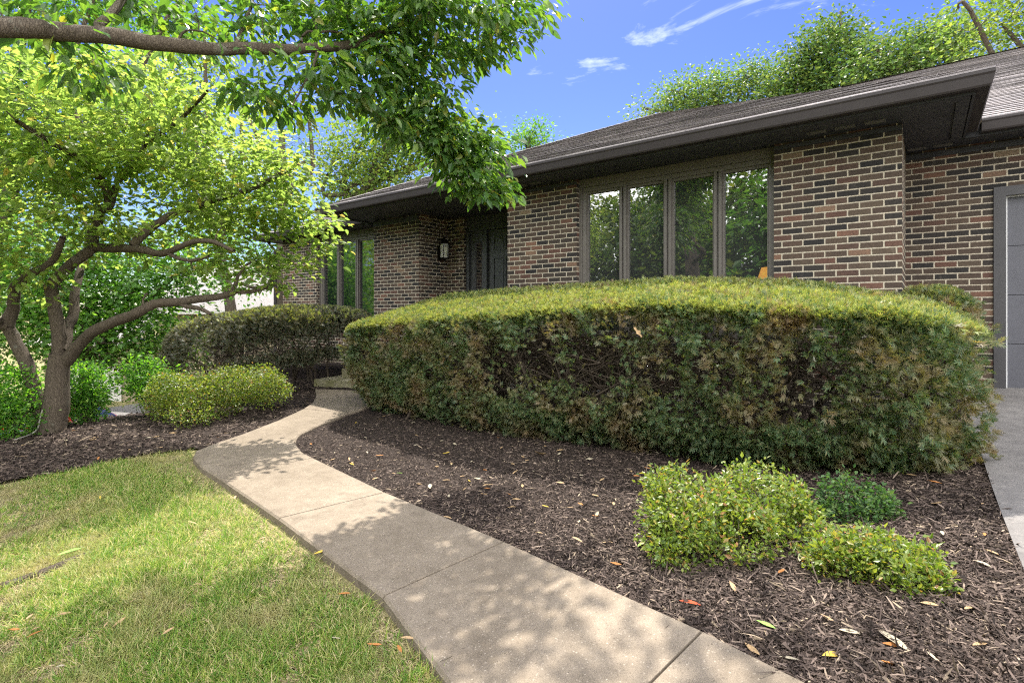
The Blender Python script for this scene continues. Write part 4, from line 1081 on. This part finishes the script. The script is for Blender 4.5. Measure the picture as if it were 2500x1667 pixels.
def round_surf(c, hx, hy, z0f, ztop, ex=2.6, lowcut=.0, rot=0., tilt=0.):
    """superellipsoid clipped hedge"""
    def P(u, v_):
        th = u * 2 * math.pi; ph = (v_ * 1.18 - .18) * math.pi / 2
        f_ = lambda w, e: np.sign(w) * np.abs(w) ** (2 / e)
        x = f_(np.cos(ph), ex) * f_(np.cos(th), ex) * hx; y = f_(np.cos(ph), ex) * f_(np.sin(th), ex) * hy
        q = f_(np.sin(ph), ex)
        xr_ = c[0] + x * math.cos(rot) - y * math.sin(rot); yr = c[1] + x * math.sin(rot) + y * math.cos(rot)
        zb = z0f(xr_, yr); zm = zb + .42 * (ztop - zb)
        z = zm + np.where(q > 0, q * (ztop - zm), q * (zm - zb) * 1.0) + tilt * x
        return np.stack([xr_, yr, z], -1)
    def S_(u, v_):
        p = P(u, v_); a = P(u + .004, v_) - P(u - .004, v_); b = P(u, v_ + .01) - P(u, v_ - .01)
        n_ = unit(np.cross(a, b)); out = p - np.array([c[0], c[1], 0]); out[:, 2] = 0
        fl_ = ((n_ * out).sum(1) + n_[:, 2]) < 0; n_[fl_] *= -1
        return p, n_
    return S_
br = []
for s in np.linspace(-12.2, -8.0, 9):
    for k in range(3):
        a = np.array([s, 5.2 + rng.normal(0, .15), 0]); a[2] = hgt(a[0], a[1]); br.append((a, a + [rng.normal(0, .5), rng.uniform(-.6, .3), rng.uniform(.6, 1.1)]))
hedge('yew_hedge', 'dark rounded yew hedge below the left wing window', round_surf((-10.1, 5.2), 2.78, 1.0, lambda x, y: hgt(x, y) + .05, E0 + .0, 3.8, tilt=.075), 0, 0, 46000, (-9.7, 5.4, float(hgt(-9.7, 5.4))), br, .05, .085, mat='yew_brown', lit_top=9000, box=((-12.4, 4.7, -2), (-7.6, 6.0, 1.2)))
br = []
for k in range(8):
    a = np.array([.1 + rng.normal(0, .1), 6.9 + rng.normal(0, .3), .4]); br.append((a, a + [rng.normal(0, .2), rng.normal(0, .2), 1.0]))
hedge('yew_hedge', 'smaller clipped yew against the brick wall beside the garage door', round_surf((.05, 6.95), .36, .62, lambda x, y: hgt(x, y) + .05, E0 + .24, 3.2), 0, 0, 9000, (.05, 6.95, float(hgt(.05, 6.95))), br, lit_top=3000, box=((-.2, 6.5, -1), (.3, 7.4, 1.5)))

# --- small-leaved shrubs
def shrub(name, label, cat, c, blobs, n, per, L, mat, spread=.05, nst=14, group=None, droop=.1, flat=1., wide=.55, tpl=LEAF4, shell=.45, upn=.6):
    b = np.array([c[0], c[1], float(hgt(c[0], c[1])) + .02])
    wd = []
    for k in range(nst):
        q = blobs[k % len(blobs)]; e = np.asarray(q[0]) + rng.normal(0, .35, 3) * q[1]
        s = b + [rng.normal(0, .05) + (q[0][0] - b[0]) * .45, rng.normal(0, .05) + (q[0][1] - b[1]) * .45, 0]; s[2] = hgt(s[0], s[1])
        wd.append(limb([s, (s + e) / 2 + rng.normal(0, .03, 3), e], .008, .003, 8, .008))
    tw = grow(wd, sample_blobs(blobs, n, shell), .006, .05, .1, .0012)
    o = plant(name, label, cat, b, wd, tw, leaves(tw, per, L, L * wide, tpl, spread, flat, droop, upn=upn, jit=.6, along=.5), M['twig'], mat, group, wname='stems')
    return o
def mound(px, py, Z, rx, ry, rz, w=1.): return (at(px, py, Z), (rx, rz, ry), w)
shrub('azalea_shrub', 'lumpy sunlit azalea mound in the mulch in front of the hedge', 'shrub', (-.80, 2.85),
      [mound(1690, 1250, 2.95, .24, .20, .24), mound(1850, 1225, 3.0, .24, .19, .24), mound(1645, 1310, 2.75, .16, .15, .17), mound(1780, 1290, 2.7, .22, .16, .2), mound(1940, 1285, 2.8, .15, .12, .15), mound(1640, 1200, 3.05, .16, .13, .16), mound(1990, 1320, 2.6, .10, .08, .12), mound(1700, 1340, 2.65, .14, .10, .12)], 540, 24, .026, M['box'], .026, 34, shell=.66)
shrub('azalea_shrub', 'low ragged azalea with leggy stems nearest the driveway', 'shrub', (-.14, 2.62),
      [mound(2090, 1355, 2.4, .17, .10, .17), mound(2200, 1390, 2.25, .16, .11, .16), mound(2040, 1370, 2.4, .12, .10, .12), mound(2240, 1420, 2.2, .08, .10, .1)], 290, 21, .025, M['box'], .025, 30, shell=.55)
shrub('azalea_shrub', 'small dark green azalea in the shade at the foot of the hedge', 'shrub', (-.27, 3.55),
      [mound(2080, 1230, 3.05, .17, .14, .16), mound(2150, 1250, 3.0, .1, .1, .1)], 150, 18, .026, M['box_shaded'], .03, 12)
shrub('clipped_shrub', 'clipped olive-green shrub mound nearest the curve of the walk', 'shrub', (-7.42, 3.62), [mound(560, 945, 7.2, .34, .25, .35), mound(625, 938, 7.35, .36, .22, .35), mound(668, 955, 7.35, .18, .16, .25), mound(530, 990, 7.0, .2, .16, .25)], 430, 22, .03, M['box'], .04, 24, shell=.6)
shrub('clipped_shrub', 'loose olive-green shrub left of the clipped mound', 'shrub', (-7.3, 2.9), [mound(480, 955, 6.9, .28, .24, .3), mound(420, 965, 6.9, .24, .28, .28), mound(470, 1005, 6.6, .24, .16, .22), mound(385, 990, 6.8, .14, .18, .2)], 360, 22, .031, M['box'], .045, 24, shell=.6)
shrub('young_shrub', 'upright light green shrub with bare lower stems left of the olive mounds', 'shrub', (-8.35, 3.0), [mound(350, 915, 7.3, .17, .2, .25), mound(385, 950, 7.2, .16, .22, .2), mound(352, 960, 7.2, .10, .2, .15), mound(333, 935, 7.3, .08, .14, .12)], 150, 22, .045, M['privet'], .06, 12)
shrub('young_shrub', 'feathery green shrub right of the forked tree trunk', 'shrub', (-8.5, 2.15), [mound(212, 935, 6.9, .16, .22, .2), mound(205, 985, 6.8, .14, .18, .2), mound(232, 965, 6.9, .09, .16, .15)], 150, 24, .045, M['privet'], .06, 10)
shrub('young_shrub', 'bushy green shrub at the left edge beside the trunk', 'shrub', (-8.45, 1.35), [mound(25, 960, 6.3, .3, .3, .3), mound(50, 1020, 6.2, .22, .22, .25), mound(-20, 1010, 6.3, .25, .25, .25)], 260, 24, .045, M['privet'], .06, 12)

# ------------------------------------------------------------------ ground cover
def cam_xy(n, px0, px1, py0, py1):
    """ground points spread evenly over the view"""
    a = rng.uniform(px0, px1, n); b = rng.uniform(py0, py1, n)
    rx = (a - CX) / F; rz = (HY - b) / F
    Z = -1.40 / rz
    for _ in range(4):
        x = (CT * rx - ST) * Z; y = (ST * rx + CT) * Z
        Z = (hgt(x, y) - CAM_H) / rz
    Z = np.clip(Z, .3, 30)
    return (CT * rx - ST) * Z, (ST * rx + CT) * Z
lawn_poly = [tuple(p) for p in lawn_edge] + [(-6.6, .6), (-6.9, .1), (-7.5, -1), (-4, -1.5), (1, -.5), (.35, 1.1), (-.8, 1.25)] + [tuple(WL[i][:2] + np.array([0.0, -.03])) for i in range(2, 7)]
x1 = rng.uniform(-7.2, .3, 260000); y1 = rng.uniform(-.6, 2.6, 260000)
x2, y2 = cam_xy(150000, -80, 1200, 1090, 1760)
x = np.r_[x1, x2]; y = np.r_[y1, y2]
k = pip(x, y, lawn_poly) & ~pip(x, y, walk_poly); x, y = x[k], y[k]
dc = np.sqrt(x ** 2 + y ** 2)
dens = .45 + .5 * noise3(np.stack([x, y, x * 0], -1), 3.2, 21) + .4 * noise3(np.stack([x, y, x * 0], -1), 10., 22)
wd_ = np.min(np.stack([np.hypot(x - q[0], y - q[1]) for q in [WL[i] * (1 - t) + WL[i + 1] * t for i in range(0, 6) for t in np.linspace(0, 1, 12)]]), 0)
k = (rng.random(len(x)) < np.clip(.15 + dens * 1.2, .06, 1) * np.clip(wd_ / .25, .12, 1)) & (dc > .9)
x, y, dens = x[k], y[k], dens[k]
n_ = len(x); hgt_ = rng.uniform(.03, .095, n_) * np.clip(.5 + .7 * dens, .45, 1.25)
BL = (np.array([(0, .5, 0), (0, -.5, 0), (.55, -.42, 0), (.55, .42, 0), (1, 0, -.22)]), [np.array([(0, 1, 2, 3)]), np.array([(3, 2, 4)])])
d = rng.normal(0, .75, (n_, 3)); d[:, 2] = 1.0
nr = rng.normal(0, 1, (n_, 3)); nr[:, 2] = 1.
V, Fs = scatter(BL, np.stack([x, y, hgt(x, y) - .002], -1), d, nr, hgt_, rng.uniform(.0024, .0052, n_))
gr = link('grass', mesh_np('grass', V, Fs, M['grass'])); tag(gr, kind='stuff')
# dry thatch lying between the blades
x2, y2 = cam_xy(60000, -80, 1200, 1095, 1760)
k = pip(x2, y2, lawn_poly) & ~pip(x2, y2, walk_poly); x, y = x2[k], y2[k]
d = rng.normal(0, 1, (len(x), 3)); d[:, 2] *= .12; nr = np.tile([0, 0, 1.], (len(x), 1)) + rng.normal(0, .3, (len(x), 3))
m = new_mat('thatch', rough=.9, spec=.15); n = N(m)
n.out(n.ramp(n('NewGeometry').outputs['Random Per Island'], [(0, (.16, .13, .06)), (.5, (.30, .24, .13)), (1, (.44, .36, .22))]), 'Base Color')
V, Fs = scatter(BL, np.stack([x, y, hgt(x, y) + .006], -1), d, nr, rng.uniform(.03, .08, len(x)), .0028)
tag(link('dry_grass', mesh_np('dry_grass', V, Fs, m)), kind='stuff')

def chips(n, px0, px1, py0, py1, poly, big=1., dz=.03):
    x, y = cam_xy(n, px0, px1, py0, py1)
    k = pip(x, y, poly) & ~pip(x, y, walk_poly) & ~((x > .34) & (x < 8)); x, y = x[k], y[k]
    m_ = len(x); L = rng.gamma(2.6, .0105, m_).clip(.008, .10) * big; Wd = rng.uniform(.002, .0085, m_) * big
    CH = (np.array([(0, .3, 0), (0, -.3, 0), (.5, -.5, .05), (.5, .5, .05), (1, -.2, 0), (1, .25, 0), (.5, 0, -.1)]),
          [np.array([(0, 1, 2, 3), (3, 2, 4, 5)]), np.array([(0, 3, 6), (1, 6, 2)])])
    d = rng.normal(0, 1, (m_, 3)); d[:, 2] *= .22; nr = np.tile([0, 0, 1.], (m_, 1)) + rng.normal(0, .55, (m_, 3))
    z = hgt(x, y) + dz + rng.uniform(-.004, .012, m_)
    return scatter(CH, np.stack([x, y, z], -1), d, nr, L, Wd)
V, Fs = chips(170000, 650, 2520, 960, 1720, bed_a)
tag(link('mulch_chips', mesh_np('mulch_chips', V, Fs, M['chip'])), kind='stuff')
V, Fs = chips(42000, -20, 800, 930, 1190, bed_b, 1.5)
tag(link('mulch_chips', mesh_np('mulch_chips', V, Fs, M['chip'])), kind='stuff')

# ------------------------------------------------------------------ fallen leaves
def leaf_mesh(nm, mat, curl, lobed=False):
    k = 9; V = []; Fq = []
    for i in range(k):
        t = i / (k - 1)
        w = (math.sin(math.pi * min(t * 1.02, 1)) ** .8) * .135 + .003
        if lobed: w *= 1 + .55 * math.sin(t * 15)
        for j in (-1, -.5, 0, .5, 1):
            V.append((t - .5, w * j, (.5 + .5 * curl) * abs(j) * w * (1 if abs(j) < .8 else .7) - .10 * (curl - .3) * math.sin(math.pi * t) + .05 * curl * math.sin(t * 7 + 2 * j) * w * 2 + .03))
    for i in range(k - 1):
        for j in range(4): q = i * 5 + j; Fq.append((q, q + 5, q + 6, q + 1))
    me = bpy.data.meshes.new(nm); me.from_pydata(V, [], Fq); me.materials.append(mat); me.polygons.foreach_set('use_smooth', [True] * len(Fq)); return me
LM = {(c_, k): leaf_mesh('fallen_leaf', DEAD[c_], (.3, .8, 1.5)[k]) for c_ in DEAD for k in range(3)}
def drop(px, py, colr, size, curl=0, label=None, group=None, p=None, tilt=.14, dz=.046):
    p = ground(px, py) if p is None else np.asarray(p)
    o = link('fallen_leaf', LM[(colr, curl)])
    o.location = (p[0], p[1], p[2] + dz); o.scale = (size, size, size)
    o.rotation_euler = (rng.normal(0, tilt), rng.normal(0, tilt), rng.uniform(0, 6.28))
    return tag(o, label, 'leaf', group)
GM, GW, GH, GG = 'leaves fallen on the mulch before the hedge', 'leaves fallen on the lawn', 'leaves lying on the hedge top', 'leaves fallen on the left mulch'
names = {'tan': 'dry tan', 'orange': 'bright orange-brown', 'yellow': 'yellow', 'pale': 'pale bleached', 'green': 'still green', 'red': 'rusty red'}
for px, py, c_, s_, k, lab in ((1320, 1118, 'tan', .14, 2, 'large curled brown leaf in the shade below the hedge'), (1050, 1203, 'pale', .12, 1, 'pale green-white leaf on the mulch edge by the walk'),
                               (1685, 1505, 'red', .09, 0, 'red-orange leaf at the walk edge below the azalea'), (2180, 1600, 'pale', .13, 1, 'large pale leaf on the mulch at the bottom right'),
                               (840, 1474, 'orange', .075, 1, 'orange leaf on the lawn nearest the walk'), (785, 1370, 'yellow', .09, 1, 'yellow leaf leaning on the walk edge'), (170, 1368, 'green', .12, 1, 'green leaf beside the exposed root'),
                               (1098, 1635, 'pale', .10, 1, 'pale leaf on the lawn by the bottom of the walk'), (2400, 1408, 'pale', .07, 0, 'small whitish leaf right of the low azalea'), (1580, 1157, 'orange', .05, 0, 'small orange leaf just below the hedge middle'),
                               (2030, 1640, 'yellow', .09, 1, 'yellow leaf at the bottom edge beside the walk'), (1870, 1555, 'green', .08, 1, 'greenish leaf on the mulch below the azalea')):
    drop(px, py, c_, s_, k, lab)
def bulk(n, poly_px, grp, where, wts, smin, smax, test):
    m_ = 0
    while m_ < n:
        px, py = rng.uniform(poly_px[0], poly_px[1]), rng.uniform(poly_px[2], poly_px[3])
        p = ground(px, py)
        if not test(p): continue
        c_ = rng.choice(list(wts), p=np.array(list(wts.values())) / sum(wts.values()))
        drop(px, py, c_, rng.uniform(smin, smax), int(rng.integers(0, 3)), '%s leaf lying %s' % (names[c_], where), grp, p=p); m_ += 1
inA = lambda p: pip(p[0], p[1], bed_a) and not pip(p[0], p[1], walk_poly) and p[0] < .3 and p[1] < 4.6
bulk(60, (720, 1500, 1000, 1320), GM, 'on the dark mulch before the long hedge', {'tan': 6, 'pale': 3, 'orange': 1.4, 'yellow': .4, 'green': .25}, .042, .082, inA)
bulk(60, (720, 2480, 1000, 1660), GM, 'on the dark mulch before the long hedge', {'tan': 6, 'pale': 3, 'orange': 1.2, 'yellow': .25, 'green': .25}, .042, .082, inA)
bulk(22, (0, 700, 1000, 1180), GG, 'on the mulch left of the walk', {'tan': 5, 'pale': 3, 'orange': 1}, .05, .10, lambda p: pip(p[0], p[1], bed_b) and not pip(p[0], p[1], walk_poly))
bulk(22, (20, 1050, 1150, 1660), GW, 'in the thin grass of the lawn', {'tan': 5, 'pale': 2, 'orange': 1, 'yellow': .4}, .035, .065, lambda p: pip(p[0], p[1], lawn_poly) and not pip(p[0], p[1], walk_poly))
u = rng.random(34); vv = rng.uniform(.53, .80, 34); hp, hn = main_surf(u, vv)
for p in hp: 
    c_ = rng.choice(['tan', 'orange', 'yellow', 'pale'], p=[.35, .25, .25, .15]); drop(0, 0, c_, rng.uniform(.035, .075), int(rng.integers(0, 3)), '%s leaf caught on the sunlit hedge top' % names[c_], GH, p=p, dz=.02)
o = link('fallen_leaf', leaf_mesh('fallen_leaf', DEAD['tan'], .6, True)); q = at(1557, 811, 4.42); o.location = q; o.scale = (.11,) * 3; o.rotation_euler = (1.3, .9, .6)
tag(o, 'lobed tan oak leaf stuck upright in the hedge front', 'leaf')

# thin cable up the ornamental tree's trunk
mb = MB(); pts = [ground(35, 1085) + [0, 0, .05], ground(75, 1070) + [0, 0, .05]] + [at(x_, y_, 6.22) for x_, y_ in ((92, 1045), (98, 1020), (104, 1000))]
mb.tube(smooth_path(pts, 24), .008, 6); tag(mb.build('cable', new_mat('cable_grey', (.30, .28, .25), .6), smooth=True), 'thin grey cable running down the forked trunk into the mulch', 'cable')

# ------------------------------------------------------------------ neighbour's house and cars below the bank
nb = at(470, HY, 25); nb[2] = -2.9
M['siding'] = painted('tan_siding', (.34, .28, .19), .7, .1); M['white'] = painted('white_paint', (.62, .60, .57), .6, .06); M['greyroof'] = mk_soil('grey_shingle', [(.3, (.20, .185, .18)), (.7, (.34, .32, .31))], 22, .01)
nh = empty('neighbour_house', tuple(nb), math.asin(ST)); tag(nh, 'pale neighbour house with grey roof half hidden behind trees on the left', 'house')
# local x: to the right in the view, y: away
def nbuild(mb, nm, mat, par=None, **k): o = mb.build(nm, mat, par or nh, **k); return o
gl = 0.
zt = E0 + .12 - nb[2]
mb = MB(); mb.box(-1.6, 7, 0, 9, -.5, zt); nbuild(mb, 'wall', M['siding'])
mb = MB(); mb.box(-5.6, -1.61, -1.5, 8, -.5, zt - 1.35); gw = nbuild(mb, 'wall', M['siding']); gw['label'] = 'lower garage wing wall'
mb = MB()
mb.poly([(-2.2, -.6, zt), (7.6, -.6, zt), (7.6, 4.5, zt + 2.6), (-2.2, 4.5, zt + 2.6)]); mb.poly([(-2.2, 9.6, zt), (-2.2, 4.5, zt + 2.6), (7.6, 4.5, zt + 2.6), (7.6, 9.6, zt)]); mb.poly([(-2.2, -.6, zt), (-2.2, 4.5, zt + 2.6), (-2.2, 9.6, zt)]); mb.poly([(7.6, -.6, zt), (7.6, 9.6, zt), (7.6, 4.5, zt + 2.6)])
mb.poly([(-6.1, -2.0, zt - 1.34), (-1.62, -2.0, zt - 1.34), (-1.62, 3, zt + .2), (-6.1, 3, zt + .2)])
nbuild(mb, 'roof', M['greyroof'])
mb = MB(); mb.box(-2.25, 7.65, -.72, -.61, zt - .16, zt + .01); mb.box(-6.1, -1.6, -2.1, -2.01, zt - 1.5, zt - 1.33); nbuild(mb, 'gutter', M['white'])
mb = MB()
for i in range(4): mb.box(-4.6, -2.2, -1.56, -1.505, -.2 + i * .56, -.2 + i * .56 + .54)
nbuild(mb, 'garage_door', M['white'], bevel=.01)
def car(name, label, loc, rz, paint, glass):
    o = empty(name, loc, rz); tag(o, label, 'car')
    prof = [(-2.2, .35), (-2.22, .72), (-2.05, .88), (-1.55, .95), (-.95, 1.38), (.35, 1.42), (1.05, 1.0), (1.95, .86), (2.2, .68), (2.22, .35)]
    mb = MB(); wid = lambda z: .86 if z < .9 else .86 - (z - .9) * .38
    Lf = [(x_, -wid(z_), z_) for x_, z_ in prof]; Rt = [(x_, wid(z_), z_) for x_, z_ in prof]
    for i in range(len(prof) - 1): mb.poly([Lf[i], Rt[i], Rt[i + 1], Lf[i + 1]])
    mb.poly([Lf[-1], Rt[-1], Rt[0], Lf[0]])
    low = [0, 1, 2, 3, 6, 7, 8, 9]
    for sd, q in ((-1, Lf), (1, Rt)):
        a = [q[i] for i in low]; mb.poly(a if sd > 0 else a[::-1]); b_ = [q[i] for i in (3, 4, 5, 6)]; mb.poly(b_ if sd > 0 else b_[::-1])
    mb.build('body', paint, o, bevel=.05)
    for sd in (-1, 1):
        mb = MB(); mb.poly([(x_, sd * (wid(z_) + .012), z_) for x_, z_ in ((-1.3, 1.0), (-.9, 1.31), (-.32, 1.33), (-.32, 1.0))]); mb.poly([(x_, sd * (wid(z_) + .012), z_) for x_, z_ in ((-.24, 1.0), (-.24, 1.33), (.33, 1.33), (.88, 1.02))]); mb.build('side_window', glass, o)
        mb = MB(); mb.box(-2.25, -2.1, sd * .62 - .16, sd * .62 + .16, .66, .82); mb.build('tail_light', M['tail'], o, bevel=.03)
        mb = MB(); mb.box(2.08, 2.24, sd * .62 - .16, sd * .62 + .16, .58, .70); mb.build('headlight', M['white'], o, bevel=.03)
        for xx in (-1.35, 1.35):
            mb = MB(); n0 = 20
            for (ra, ya), (rb, yb) in zip([(.2, .75), (.32, .76), (.32, .95), (.2, .96)], [(.32, .76), (.32, .95), (.2, .96), (.2, .75)]):
                for k in range(n0):
                    a, b_ = 2 * math.pi * k / n0, 2 * math.pi * (k + 1) / n0
                    mb.poly([(xx + ra * math.cos(a), sd * ya, .32 + ra * math.sin(a)), (xx + ra * math.cos(b_), sd * ya, .32 + ra * math.sin(b_)), (xx + rb * math.cos(b_), sd * yb, .32 + rb * math.sin(b_)), (xx + rb * math.cos(a), sd * yb, .32 + rb * math.sin(a))])
            w_ = mb.build('wheel', M['tyre'], o)
            mb = MB(); mb.tube([(xx, sd * .80, .32), (xx, sd * .94, .32)], .2, 14); mb.build('rim', M['rim'], w_)
    for q in ([(-1.5, .99), (-.98, 1.36)], [(.42, 1.40), (1.02, 1.03)]):
        (xa, za), (xb, zb_) = q; dd = .014
        mb = MB(); sx = -dd if xa < 0 else dd
        mb.poly([(xa + sx, -wid(za) + .08, za + dd), (xa + sx, wid(za) - .08, za + dd), (xb + sx, wid(zb_) - .08, zb_ + dd), (xb + sx, -wid(zb_) + .08, zb_ + dd)]); mb.build('windscreen', glass, o)
    return o
M['tail'] = new_mat('tail_light', (.4, .01, .01), .2); M['tyre'] = new_mat('tyre', (.02, .02, .02), .8); M['rim'] = new_mat('rim', (.4, .4, .42), .3, .9)
cg = mk_glass('car_glass', (.01, .015, .02), 1.8)
p = at(5, HY, 11.0); car('parked_car', 'dark red car partly hidden below the bank at the left edge', (p[0], p[1], float(hgt(p[0], p[1])) + .04), R(75), carpaint('dark_red_paint', (.12, .012, .015)), cg)
p = at(165, HY, 16.5); car('parked_car', 'bright red car showing as a strip right of the forked trunk', (p[0], p[1], float(hgt(p[0], p[1])) + .04), R(35), carpaint('red_paint', (.5, .02, .015)), cg)
